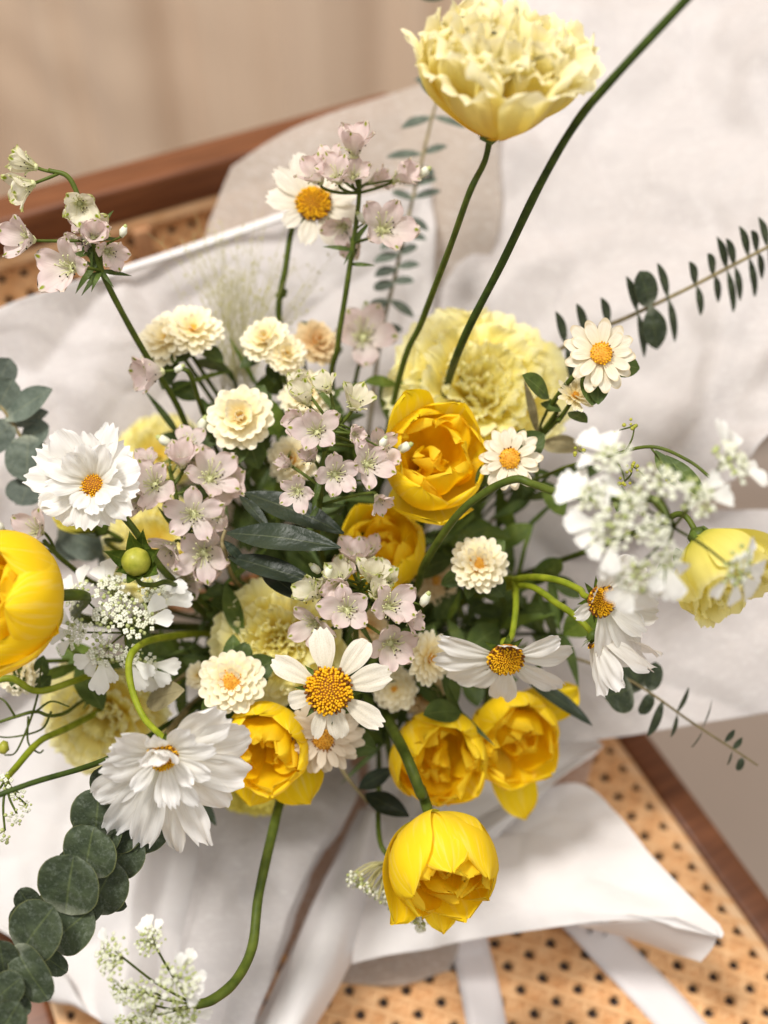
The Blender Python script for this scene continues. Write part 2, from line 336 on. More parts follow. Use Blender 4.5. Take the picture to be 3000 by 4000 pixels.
def tagp(o, label, cat, group=None, kind=None):
    if label: o['label'] = label
    if cat: o['category'] = cat
    if group: o['group'] = group
    if kind: o['kind'] = kind
    return o
class Thing:
    def __init__(s, name, label, cat, base, group=None):
        s.o = bpy.data.objects.new(name, None); COL.objects.link(s.o); s.o.location = base; s.o.empty_display_size = .01
        tagp(s.o, label, cat, group); s.W = {s.o.name: Matrix.Translation(base)}
    def add(s, name, me, mats, M=None, parent=None, kind=None):
        o = bpy.data.objects.new(name, me); COL.objects.link(o)
        p = parent or s.o; o.parent = p; M = M if M is not None else Matrix.Identity(4)
        o.matrix_basis = s.W[p.name].inverted() @ M; s.W[o.name] = M
        if not me.materials:
            for m in ([mats] if isinstance(mats, str) else mats): me.materials.append(MATS[m])
        elif isinstance(mats, str) and me.materials[0] != MATS[mats]:
            o.material_slots[0].link = 'OBJECT'; o.material_slots[0].material = MATS[mats]
        if kind: o['kind'] = kind
        return o
    def stem(s, pts, r0, r1, mat='green_stem', name='stem', tail=True, parent=None, sides=8, ridge=.0, n=7):
        q = [P(*p) if not isinstance(p, Vector) else p for p in pts]
        if tail: q += bind_tail()
        V, F, c = tube_data(q, r0, r1, sides, n, ridge)
        s.add(name, tomesh('stem', V, F), mat, None, parent); s.curve = c; return c
    def leaf(s, base, tip, ratio, shape='lance', mat='mum_leaf', hint=(0, 0, 1), bend=20, cup=18, seed=0, name='leaf', crum=0., parent=None, nu=10, nv=6):
        b = P(*base) if not isinstance(base, Vector) else base; t = P(*tip) if not isinstance(tip, Vector) else tip
        h = cdir(hint) if not isinstance(hint, Vector) else hint
        x = (t-b); L = x.length; x.normalize(); z = (h-x*h.dot(x)).normalized(); y = z.cross(x)
        M = Matrix((x, y, z)).transposed().to_4x4(); M.translation = b
        me = petal(shape, round(ratio, 2), round(bend/2, 1), round(-bend/2, 1), 0, cup, crum=crum, tround=0, seed=seed, nu=nu, nv=nv)
        return s.add(name, me, mat, M @ Matrix.Scale(L, 4), parent)
def nearest_on(c, p, back=0):
    i = min(range(len(c)), key=lambda k: (c[k]-p).length); return c[min(len(c)-1, i+back)]

# ------------------------------------------------------------------ setting: floor, curtain, chair
V = [(-3, -2, 0), (3, -2, 0), (3, 3, 0), (-3, 3, 0)]
fl = bpy.data.objects.new('floor', tomesh('floor', V, [(0, 1, 2, 3)])); fl.data.materials.append(MATS['floor_tile']); COL.objects.link(fl); fl['kind'] = 'structure'
def curtain():
    nu, nv = 200, 70; Vs = []
    for i in range(nu+1):
        x = -1.1+2.5*i/nu
        for j in range(nv+1):
            z = .015+1.6*j/nv
            a = .020*math.sin(x*27+.8*noise.noise((x*2, z*.25, 1)))+.013*math.sin(x*58+2+.8*noise.noise((x*3, z*.4, 5)))+.005*math.sin(x*109+1)+.02*noise.noise((x*2.2, z*.2, 3))
            # slack swags running down to the right on the left side
            q = (x+.42)*.55+(z-.45); sw = math.exp(-((x+.42)/.24)**2)*math.exp(-((z-.43)/.17)**2)
            a += sw*.0025*math.sin(q*46+4*noise.noise((x*4, z*4, 9)))
            Vs.append((x, 1.14-.18*x+a, z))
    o = bpy.data.objects.new('curtain', tomesh('curtain', Vs, gridfaces(nu, nv))); COL.objects.link(o)
    o.data.materials.append(MATS['curtain_cloth']); md = o.modifiers.new('thick', 'SOLIDIFY'); md.thickness = .0015
    tagp(o, 'beige cloth curtain hanging in soft folds behind the wooden chair back', 'curtain')
curtain()
TH = rad(27)
CH = Matrix.Rotation(TH, 4, 'Z')          # chair frame: x to the chair's right, y towards its back
R0, R1, B0, B1 = -.08, .324, .03, .672  # cane panel
def cane(w, h, pitch):
    """woven cane: pairs of strands both ways and single strands on both diagonals"""
    b = Bag(); nx = round(w/pitch); ny = round(h/pitch); px = w/nx; py = h/ny; r = random.Random(2)
    def strip(x0, y0, x1, y1, wd, z):
        d = Vector((x1-x0, y1-y0, 0)); L = d.length
        if L < .004: return
        d.normalize(); n = Vector((-d.y, d.x, 0))*wd*r.uniform(.46, .52); a = Vector((x0, y0, z+r.uniform(-.0001, .0001))); e = Vector((x1, y1, z+r.uniform(-.0001, .0001))); u = Vector((0, 0, .0005))
        V = [a-n-u, a+n-u, a+n*.6+u, a-n*.6+u, e-n-u, e+n-u, e+n*.6+u, e-n*.6+u]
        b.add(V, [(0, 1, 5, 4), (1, 2, 6, 5), (2, 3, 7, 6), (3, 0, 4, 7), (0, 3, 2, 1), (4, 5, 6, 7)])
    for i in range(nx+1):
        for o in (-.0027, .0027):
            x = i*px+o
            if 0 < x < w: strip(x, 0, x, h, .0055, 0)
    for j in range(ny+1):
        for o in (-.0027, .0027):
            y = j*py+o
            if 0 < y < h: strip(0, y, w, y, .0055, .0009)
    for k in range(-ny-1, nx+1):
        c = (k+.5)*px
        pts = [(x, (x-c)*py/px) for x in (0, w)]+[(c+y*px/py, y) for y in (0, h)]
        q = sorted({(round(x, 6), round(y, 6)) for x, y in pts if -1e-6 <= x <= w+1e-6 and -1e-6 <= y <= h+1e-6})
        if len(q) >= 2: strip(*q[0], *q[-1], .0046, .0018)
        q = [(w-x, y) for x, y in q]
        if len(q) >= 2: strip(*q[0], *q[-1], .0046, .0026)
    return b.mesh('cane', False)
def barmesh(x0, x1, y0, y1, z0, z1, bev=.004):
    import bmesh
    bm = bmesh.new(); vs = [bm.verts.new((x, y, z)) for x in (x0, x1) for y in (y0, y1) for z in (z0, z1)]
    for f in [(0, 1, 3, 2), (4, 6, 7, 5), (0, 4, 5, 1), (2, 3, 7, 6), (0, 2, 6, 4), (1, 5, 7, 3)]: bm.faces.new([vs[i] for i in f])
    bmesh.ops.recalc_face_normals(bm, faces=bm.faces)
    bmesh.ops.bevel(bm, geom=bm.edges[:], offset=bev, segments=3, affect='EDGES', profile=.6)
    me = bpy.data.meshes.new('bar'); bm.to_mesh(me); bm.free(); me.polygons.foreach_set('use_smooth', [True]*len(me.polygons)); return me
chair = Thing('chair', 'brown wooden chair with woven cane seat and back, carrying the bouquet', 'chair', CH @ Vector((.122, .35, 0)))
rw = .032
chair.add('seat_panel', cane(R1-R0, B1-B0, .0158), 'cane_strand', CH @ Matrix.Translation((R0, B0, SEAT)))
chair.add('added_seat_backing', barmesh(R0+.002, R1-.002, B0+.002, B1-.002, SEAT-.013, SEAT-.009, .001), 'hole_shade_cloth', CH)  # added panel, no real chair part: makes the seat's cane holes dark
for nm, a in (('seat_rail', (R0-rw, R0, B0-rw, B1+rw, SEAT-.045, SEAT+.006)), ('seat_rail', (R1, R1+.021, B0-rw, B1+rw, SEAT-.045, SEAT+.006)),
              ('seat_rail', (R0+.001, R1-.001, B0-rw, B0, SEAT-.044, SEAT+.005)), ('seat_rail', (R0+.001, R1-.001, B1+.001, B1+rw, SEAT-.044, SEAT+.005))):
    chair.add(nm, barmesh(*a), 'wood', CH)
for a in ((R0-.001, R0+.007, B0, B1, SEAT-.001, SEAT+.003), (R1-.007, R1+.001, B0, B1, SEAT-.001, SEAT+.003)): chair.add('cane_spline', barmesh(*a, bev=.001), 'cane_spline', CH)
for x in (R0-rw+.002, R1+.002):
    for y in (B0-rw+.002, B1+.002):
        chair.add('leg', barmesh(x, x+.028, y, y+.028, 0, SEAT-.04, .003), 'wood', CH)
RZ = .688
for x in (R0-rw, R1): chair.add('back_post', barmesh(x+.001, x+rw-.001, B1+.004, B1+.028, SEAT+.004, RZ-.033, .003), 'wood', CH)
chair.add('top_rail', barmesh(R0-rw-.004, R1+rw+.004, B1+.0005, B1+.029, RZ-.028, RZ, .004), 'wood', CH)
chair.add('lower_rail', barmesh(R0, R1, B1-.056, B1-.034, SEAT+.02, SEAT+.05, .003), 'wood', CH)
bp = cane(R1-R0, RZ-.034-SEAT-.05, .0158)
chair.add('added_back_backing', barmesh(R0+.002, R1-.002, -.001, .001, 0, .19, .0005), 'hole_shade_cloth', CH @ Matrix.Translation((0, B1+.012-.050, SEAT+.047)) @ Matrix.Rotation(rad(-20), 4, 'X'))  # added dark sheet behind the back cane so its holes don't show bright
chair.add('back_panel', bp, 'cane_strand', CH @ Matrix.Translation((R0, B1+.012-.060, SEAT+.05)) @ Matrix.Rotation(rad(70), 4, 'X'))
chair.add('cane_spline', barmesh(R0, R1, B1+.002, B1+.008, RZ-.0375, RZ-.0285, .001), 'cane_spline', CH)
cr = CH.inverted().to_3x3() @ ray(562, 950); cc0 = CH.inverted() @ CAM; sp = cc0+cr*((B1-cc0.y)/cr.y)
chair.add('strap', barmesh(sp.x-.0062, sp.x+.0062, B1-.004, B1+.0015, sp.z-.017, sp.z+.013, .0012), 'leather', CH)

# ------------------------------------------------------------------ wrapping paper
def patch(net, nu=100, nv=100, wr=.004, crease=.0025, seed=0, fold=None):
    rows = [[P(*q) if not isinstance(q, Vector) else q for q in r] for r in net]
    k = max(2, nv//(len(rows[0])-1)); kk = max(2, nu//(len(rows)-1))
    dense = [catmull(r, k) for r in rows]; cols = [catmull([d[j] for d in dense], kk) for j in range(len(dense[0]))]
    n_i = len(cols[0]); n_j = len(cols); Vt = []; ci, cj = n_i//2, n_j//2
    cn = (cols[cj+1][ci]-cols[cj-1][ci]).cross(cols[cj][ci+1]-cols[cj][ci-1]); sgn = -1 if cn.dot(FW) > 0 else 1
    for i in range(n_i):
        for j in range(n_j):
            p = cols[j][i]; a = cols[min(j+1, n_j-1)][i]-cols[max(j-1, 0)][i]; b = cols[j][min(i+1, n_i-1)]-cols[j][max(i-1, 0)]
            nn = a.cross(b); nn = nn.normalized() if nn.length > 1e-12 else -FW
            nn = nn*sgn
            q = p+Vector((seed*1.7, 0, 0))
            h = wr*noise.noise(q*9)+wr*.5*noise.noise(q*19)
            vd = noise.voronoi(Vector((q.x*9+.4*noise.noise(q*7), q.y*9, q.z*9)))[0]; h += crease*1.5*(min(1., (vd[1]-vd[0])*1.8)-.5)
            vd = noise.voronoi(q*23)[0]; h += crease*.45*(min(1., (vd[1]-vd[0])*2)-.5)
            if fold: h += fold(j/(n_j-1), i/(n_i-1))
            Vt.append(p+nn*h)
    return tomesh('paper', Vt, gridfaces(n_i-1, n_j-1))
def tri(x): return 2/math.pi*math.asin(math.sin(x))
def sheet(label, mat, nets, **k):
    base = P(1430, 2480, .8)
    t = Thing('wrapping_paper', label, 'paper', base, None)
    for i, (nm, net, kw) in enumerate(nets):
        kw = dict(kw); o = t.add(nm, patch(net, **{k: v for k, v in kw.items() if k != 'mat'}), kw.get('mat', mat))
        md = o.modifiers.new('thick', 'SOLIDIFY'); md.thickness = .0004
    return t
sheet('sheer beige veil of tissue standing behind the bouquet against the chair back', 'veil_paper', [('sheet', [
    [(905, 650, .752), (1100, 525, .757), (1340, 425, .762), (1950, 230, .77)],
    [(850, 780, .752), (1150, 720, .755), (1500, 660, .76), (1950, 600, .765)],
    [(800, 950, .75), (1150, 950, .755), (1500, 900, .758), (1950, 900, .765)],
    [(830, 1250, .75), (1150, 1250, .755), (1450, 1250, .758), (1800, 1250, .765)]], dict(seed=1, wr=.003, crease=.001))])
sheet('white tissue sheet with a straight top edge behind the cream chrysanthemums', 'tissue_paper', [('sheet', [
    [(-300, 1310, .69), (350, 1085, .70), (750, 955, .715), (1140, 822, .73), (1700, 700, .748)],
    [(-300, 1700, .69), (350, 1450, .70), (800, 1350, .715), (1200, 1200, .73), (1700, 1100, .745)],
    [(-250, 2200, .69), (400, 1900, .71), (850, 1750, .72), (1250, 1650, .735), (1680, 1600, .745)],
    [(-100, 2800, .70), (600, 2400, .73), (1000, 2250, .745), (1300, 2250, .76), (1500, 2250, .765)]], dict(seed=2, wr=.004, crease=.010)),
    ('folded_edge', [[(350, 1082, .698), (750, 950, .713), (1140, 817, .728)], [(355, 1100, .695), (755, 972, .710), (1145, 838, .725)], [(360, 1112, .699), (760, 984, .714), (1150, 848, .729)]], dict(seed=2, wr=0, crease=0, mat='thick_paper'))])
sheet('large pale grey tissue sheet rising behind the frilled yellow flowers and long stems', 'tissue_paper', [('sheet', [
    [(1870, -250, .82), (2200, -280, .815), (2700, -330, .80), (3400, -380, .77)],
    [(1835, 560, .785), (2200, 600, .775), (2700, 550, .76), (3400, 450, .72)],
    [(1640, 1150, .757), (2150, 1250, .745), (2650, 1200, .73), (3300, 1050, .69)],
    [(1520, 1800, .757), (2050, 1850, .735), (2520, 1750, .71), (3020, 1640, .665)],
    [(1480, 2250, .765), (1900, 2250, .745), (2350, 2150, .72), (2870, 1870, .675)]], dict(seed=3, wr=.004, crease=.010, fold=lambda a, b: .012*math.exp(-((a-.86+.1*b)/.07)**2)))])
sheet('white tissue sheet under the blurred lace flower and eucalyptus tip, edge over the cane', 'tissue_paper', [('sheet', [
    [(1600, 2000, .77), (2300, 1950, .735), (2760, 1985, .705), (3300, 1990, .68)],
    [(1600, 2300, .765), (2300, 2280, .725), (2800, 2320, .695), (3300, 2280, .67)],
    [(1530, 2580, .76), (2150, 2580, .72), (2700, 2580, .685), (3300, 2530, .66)],
    [(1500, 2760, .755), (2060, 2900, .715), (2560, 2850, .68), (3300, 2735, .655)]], dict(seed=4, wr=.004, crease=.008))])
sheet('crumpled white paper flap tucked under the two round yellow tulips', 'thick_paper', [('sheet', [
    [(1440, 2600, .765), (1800, 2650, .75), (2100, 2750, .73), (2350, 2885, .705)],
    [(1440, 2850, .755), (1750, 2950, .735), (2000, 3000, .72), (2290, 2960, .70)],
    [(1420, 3060, .745), (1650, 3140, .715), (1850, 3160, .70), (2120, 3110, .695)],
    [(1400, 3230, .74), (1600, 3300, .71), (1750, 3310, .695), (1940, 3275, .69)]], dict(seed=5, wr=.003, crease=.006, fold=lambda a, b: .006*tri(a*11+b*5)))])
sheet('stiff white paper cone below the drooping tulip, its folded corner over the cane seat', 'thick_paper', [('sheet', [
    [(1500, 3060, .745), (1900, 3160, .715), (2275, 3065, .705), (2550, 3345, .655), (2812, 3605, .617)],
    [(1440, 3260, .73), (1850, 3300, .69), (2180, 3300, .672), (2500, 3450, .645), (2825, 3640, .613)],
    [(1400, 3500, .70), (1750, 3500, .672), (2100, 3500, .652), (2450, 3555, .632), (2815, 3665, .612)],
    [(1375, 3770, .668), (1750, 3690, .66), (2100, 3632, .645), (2420, 3598, .632), (2800, 3640, .616)]], dict(seed=6, wr=.004, crease=.004)),
    ('folded_corner', [[(2250, 3613, .642), (2550, 3598, .630), (2805, 3648, .615)],
     [(2400, 3650, .665), (2600, 3690, .645), (2785, 3700, .622)], [(2480, 3665, .68), (2620, 3720, .655), (2735, 3758, .63)]], dict(seed=7, wr=.001, crease=.0))])
def drape(a, b): return (.008*tri(a*13+1.0+b*2)+.004*tri(a*29+b*3))*min(1, b*1.6)*(1-.3*b)
sheet('white paper spread over the seat behind the round leaved eucalyptus', 'thick_paper', [('sheet', [
    [(-350, 2300, .71), (250, 2350, .745), (700, 2380, .765), (1100, 2400, .78), (1420, 2420, .79)],
    [(-250, 2850, .715), (300, 2880, .73), (700, 2880, .745), (1100, 2830, .76), (1430, 2830, .775)],
    [(-250, 3220, .69), (300, 3230, .70), (650, 3230, .71), (1000, 3180, .72), (1300, 3100, .75)],
    [(-200, 3500, .675), (280, 3530, .68), (600, 3530, .685), (900, 3500, .69), (1150, 3350, .72)],
    [(40, 3660, .67), (320, 3900, .66), (600, 3950, .66), (850, 3950, .665), (1050, 3750, .69)],
    [(200, 3790, .665), (450, 4060, .65), (650, 4200, .645), (850, 4220, .65), (1000, 4100, .67)]], dict(seed=8, wr=.004, crease=.008, fold=drape, nu=110, nv=110))])
sheet('sheer white tissue panel hanging straight behind the bowed green stem', 'tissue_paper', [('sheet', [
    [(850, 2880, .725), (1050, 2860, .728), (1250, 2900, .735), (1420, 2990, .74)],
    [(785, 3230, .690), (1000, 3230, .682), (1200, 3200, .692), (1380, 3150, .712)],
    [(740, 3560, .668), (920, 3600, .655), (1080, 3560, .662), (1240, 3430, .69)],
    [(680, 3850, .650), (850, 3880, .638), (1000, 3850, .642), (1120, 3750, .67)],
    [(600, 4150, .638), (780, 4180, .622), (930, 4180, .626), (1020, 4100, .652)]], dict(seed=12, wr=.003, crease=.006, fold=lambda a, b: .006*tri(a*9+b*1.5)*min(1, b*2)))])
sheet('rolled white paper fold falling to the cane between the tissue panel and the cone', 'thick_paper', [('sheet', [
    [(1395, 3150, .728), (1440, 3150, .722), (1480, 3170, .722), (1510, 3220, .73)],
    [(1270, 3420, .702), (1340, 3420, .682), (1410, 3430, .682), (1470, 3470, .70)],
    [(1140, 3690, .682), (1220, 3690, .658), (1310, 3700, .656), (1370, 3740, .675)],
    [(1020, 3940, .665), (1100, 3950, .640), (1190, 3960, .638), (1250, 3990, .657)],
    [(900, 4180, .650), (990, 4200, .625), (1080, 4210, .622), (1140, 4230, .640)]], dict(seed=13, wr=.003, crease=.002))])
sheet('tan paper sheet coloured for the warm shade between the white folds under the tulips', 'shade_tan_paper', [('sheet', [  # sheet added behind the gap, its tan stands in for shade
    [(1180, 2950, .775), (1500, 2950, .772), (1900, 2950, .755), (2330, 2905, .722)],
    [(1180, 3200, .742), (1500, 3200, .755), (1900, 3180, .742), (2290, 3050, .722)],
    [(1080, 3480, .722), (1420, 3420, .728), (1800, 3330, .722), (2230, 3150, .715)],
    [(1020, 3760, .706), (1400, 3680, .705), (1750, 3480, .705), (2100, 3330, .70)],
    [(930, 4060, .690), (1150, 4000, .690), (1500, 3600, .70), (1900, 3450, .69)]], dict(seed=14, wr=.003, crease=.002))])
# small tissue flap and the two ribbon tails on the seat
sheet('thin pinkish tissue flap lying on the cane beside the ribbon', 'veil_paper', [('sheet', [
    [onseat(1310, 3640, .020), onseat(1550, 3640, .024), onseat(1790, 3620, .020)],
    [onseat(1300, 3740, .012), onseat(1560, 3740, .014), onseat(1790, 3710, .012)],
    [onseat(1310, 3840, .006), onseat(1560, 3850, .008), onseat(1760, 3790, .007)]], dict(seed=9, wr=.001, crease=.0005, nu=16, nv=16))])
def ribbon(label, path, wpx, ink):
    pts = catmull([p for p in path], 8); Vt = []; half = wpx
    for i, p in enumerate(pts):
        t = (pts[min(i+1, len(pts)-1)]-pts[max(0, i-1)]).normalized(); sd = t.cross(Vector((0, 0, 1))).normalized()
        for j in range(5): Vt.append(p+sd*half*(j-2)/2+Vector((0, 0, .0012*math.sin(i*.5+j*.3))))
    t = Thing('ribbon', label, 'ribbon', pts[-1]); o = t.add('band', tomesh('ribbon', Vt, gridfaces(len(pts)-1, 4)), 'ribbon_satin')
    md = o.modifiers.new('thick', 'SOLIDIFY'); md.thickness = .0005
    b = Bag(); r = random.Random(3); k = ink
    for q in range(7):     # illegible dark script print
        p = pts[min(k+q//3, len(pts)-1)]; t0 = (pts[k+2]-pts[k]).normalized(); sd = t0.cross(Vector((0, 0, 1))).normalized()
        c = p+sd*r.uniform(-.004, .004)+t0*q*.0012+Vector((0, 0, .0026))
        b.tube([c-sd*.003, c+t0*.001, c+sd*.003+t0*.0015], .0006, .0006, 4, 3)
    t.add('printed_mark', b.mesh('print'), 'ink')
ribbon('white satin ribbon tail lying straight on the cane under the paper cone', [P(1500, 3050, .765), P(1640, 3350, .755), onseat(1800, 3600, .012), onseat(1850, 3760, .004), onseat(1900, 4000, .004), onseat(1940, 4250, .004)], .0118, 12)
ribbon('white satin ribbon tail lying slantwise on the cane toward the right seat rail', [P(1600, 3050, .765), P(1950, 3330, .75), onseat(2260, 3580, .012), onseat(2420, 3750, .004), onseat(2660, 4000, .004), onseat(2880, 4250, .004)], .0125, 16)

# ------------------------------------------------------------------ flower builders
def head(c, axis, spin=0): return frame(P(*c), axis, rad(spin))
def disc_meshes(R, n, dome=.45, seed=0, dark=.35):
    r = random.Random(seed); b = Bag(); f = Bag()
    V = []; F = []; m, k = 7, 18
    for i in range(m+1):
        a = i/m*math.pi/2
        for j in range(k):
            q = 2*math.pi*j/k; V.append((R*math.sin(a)*math.cos(q), R*math.sin(a)*math.sin(q), R*dome*math.cos(a)))
    for i in range(m):
        for j in range(k): F.append((i*k+j, (i+1)*k+j, (i+1)*k+(j+1) % k, i*k+(j+1) % k))
    b.add(V, F)
    for i in range(n):
        t = (i+.5)/n; rr = R*math.sqrt(t)*1.02; a = i*2.39996+r.uniform(-.1, .1)
        z = R*dome*math.sqrt(max(0, 1-min(1, t)*.97))
        nrm = Vector((math.cos(a)*rr/R*.6, math.sin(a)*rr/R*.6, 1)).normalized()
        p = Vector((math.cos(a)*rr, math.sin(a)*rr, z)); s = R*(.045+.042*t)*r.uniform(.85, 1.2)
        f.ball(p+nrm*s*.8, s, 1 if (t > .55 and r.random() < dark*(t-.3)) else 0, 1.6, nrm)
    return b.mesh('disc'), f.mesh('florets')
def add_disc(t, M, R, n=90, dome=.45, seed=0, dark=.35, mats=('disc_floret', 'disc_dark'), base='disc_base', parent=None):
    b, f = disc_meshes(R, n, dome, seed, dark)
    if parent is None:
        o = t.add('disc', b, base, M); t.add('disc_florets', f, list(mats), M, o, 'stuff')
    else: t.add('disc', f, list(mats), M, parent, 'stuff')
def rz(a): return Matrix.Rotation(rad(a), 4, 'Z')
def cosmos(label, c, axis, petals, disc, stem, mat='cosmos_petal', seed=0, inner=(), sepals=8, dome=.45, smat='green_stem', group=None, back=0, cat='flower', r0=.0017, dk=.35, jit=.03, rough=1.):
    r = random.Random(seed); s = S(c[2]); M = head(c, axis)
    t = Thing('cosmos', label, cat, BIND, group)
    z = M.col[2].to_3d(); bc = P(*c)-z*disc*s*.55
    st = [bc+z*disc*s*.2, bc-z*.008]+[P(*q) for q in stem]
    t.stem(st, .0014, r0+.0004, smat)
    rec = Bag(); rec.ball((0, 0, -disc*s*.35), disc*s*.75, 0, .8, Vector((0, 0, 1))); t.add('receptacle', rec.mesh('receptacle'), 'sepal', M)
    for i in range(sepals):
        me = petal('sepal', .34, -8, 12, 0, 25, seed=i % 3, nu=6, nv=4)
        t.add('sepal', me, 'sepal', M @ Matrix.Translation((0, 0, -disc*s*.35)) @ rz(i*360/sepals+r.uniform(-8, 8)) @ Matrix.Translation((disc*s*.35, 0, 0)) @ Matrix.Scale(disc*s*1.25, 4))
    for k, q in enumerate(list(petals)+list(inner)):
        az, L, W, th0, th1 = q[:5]; L *= r.uniform(1-jit, 1+jit*.6); th0 += r.uniform(-60, 60)*jit; th1 += r.uniform(-90, 90)*jit; kw = dict(q[5]) if len(q) > 5 else {}
        lift = 0 if k < len(petals) else disc*s*.12
        a = dict(tip=r.uniform(-25, 10), cup=r.uniform(8, 24), teeth=.045*min(rough, 1.3), nteeth=3, crum=.014*rough, tround=.10, groove=.018, twist=r.uniform(-8, 8)*rough, seed=seed*50+k, nu=18, nv=16, frill=.006*rough, freq=3); a.update(kw)
        shp = a.pop('shape', 'cosmos')
        me = petal(shp, round(W/L, 3), th0, th1, **a)
        t.add('petal', me, mat, M @ rz(az) @ Matrix.Translation((disc*s*.55, 0, -disc*s*.12+lift+.0003*(k % 4))) @ Matrix.Scale(L*s, 4))
    add_disc(t, M, disc*s, 230 if disc > 60 else 110, dome, seed, dk)
    return t
def tulip(label, c, axis, size, stem, seed=0, spin=0, openn=0., outer=6, inner=5, core=4, extra=(), drop=(), group=None, smat='green_stem', ragged=1.):
    r = random.Random(seed); s = S(c[2]); L = size*1.08*s
    M0 = frame(P(*c), axis, rad(spin)); z = M0.col[2].to_3d()
    M = Matrix.Translation(-z*L*.40) @ M0
    t = Thing('tulip', label, 'flower', BIND, group)
    bc = M.translation
    t.stem([bc+z*.002, bc-z*.02]+[P(*q) for q in stem], .0026, .003, smat)
    def ring(n, LL, th0, th1, W, mat, off, r0, cup, crum, tipr=(-12, 6), jit=1.):
        for i in range(n):
            if mat == 'tulip_outer_petal' and i in drop: continue
            me = petal('tulip', W, th0+r.uniform(-5, 5)*jit, th1+r.uniform(-9, 9)*jit, tip=r.uniform(*tipr), cup=cup, crum=crum, frill=.010*ragged, freq=2.2, seed=seed*100+i+int(LL*3e3), nu=18, nv=14, tround=.02, teeth=.012*ragged, nteeth=5)
            t.add('petal', me, mat, M @ rz(off+i*360/n+r.uniform(-10, 10)*jit) @ Matrix.Translation((r0*L, 0, .004*i*L)) @ Matrix.Scale(LL*r.uniform(.95, 1.04), 4))
    h = (outer+1)//2
    ring(outer, L, 0, 128-openn*35, .84, 'tulip_outer_petal', 0, .03, 56, .012)
    ring(inner, L*.88, 10, 128-openn*35, .74, 'tulip_petal', 28, .02, 44, .05, (-30, 15), 2.2)
    ring(core, L*.70, 34, 118-openn*28, .66, 'tulip_petal', 10, .03, 34, .09, (-60, 40), 3.2)
    ring(3, L*.55, 60, 106-openn*20, .55, 'tulip_petal', 55, .02, 26, .12, (-60, 60), 4.)
    for (az, LL, th0, th1, W, tp) in extra:
        me = petal('tulip', W, th0, th1, tip=tp, cup=38, crum=.02, frill=.012, freq=2.5, seed=seed+77+int(az), nu=18, nv=14, tround=.02)
        t.add('petal', me, 'tulip_outer_petal', M @ rz(az) @ Matrix.Translation((.04*L, 0, -.01*L)) @ Matrix.Scale(LL*L, 4))
    return t
def lisianthus(label, c, axis, size, stem, seed=0, spin=0, mat='lisianthus_petal', rings=None, group=None, calyx=True, frill=1., name='lisianthus', smat='green_stem', body=.42):
    r = random.Random(seed); s = S(c[2]); L = size*s
    M0 = frame(P(*c), axis, rad(spin)); z = M0.col[2].to_3d(); M = Matrix.Translation(-z*L*body) @ M0
    t = Thing(name, label, 'flower', BIND, group); bc = M.translation
    t.stem([bc+z*.002, bc-z*.012]+[P(*q) for q in stem], .0013, .0018, smat)
    if calyx:
        b = Bag(); b.ball((0, 0, .001), .0055, 0, .9, Vector((0, 0, 1))); cx = t.add('calyx', b.mesh('calyx'), 'sepal', M)
        for i in range(5):
            t.add('sepal', petal('linear', .2, 75, 62, 0, 20, seed=i % 2, nu=6, nv=4), 'sepal', M @ rz(i*72+20) @ Matrix.Translation((.005, 0, -.001)) @ Matrix.Scale(.022*r.uniform(.8, 1.2), 4), cx)
    rings = rings or [(5, .72, 18, 62, -55, .95, .030), (6, .70, 38, 74, -30, .9, .045), (8, .66, 55, 84, -10, .85, .055), (8, .58, 68, 92, 10, .8, .06), (5, .46, 78, 95, 10, .8, .06)]
    for k, (n, LL, th0, th1, tp, W, fr) in enumerate(rings):
        o = r.uniform(0, 360)
        for i in range(n):
            me = petal('fan', W, th0+r.uniform(-6, 6), th1+r.uniform(-8, 8), tip=tp+r.uniform(-18, 18), cup=(40 if W > 1.2 else 26) if k < 2 else 16, frill=fr*.8*frill*r.uniform(.8, 1.2), freq=3.6+.6*k, teeth=.03, nteeth=9, crum=.015+.006*k, tround=.16, seed=seed*200+k*20+i, nu=20, nv=44)
            t.add('petal', me, mat, M @ rz(o+i*360/n+r.uniform(-8, 8)) @ Matrix.Translation((.012*L, 0, .002*L*i)) @ Matrix.Scale(LL*L*r.uniform(.93, 1.05), 4))
    return t
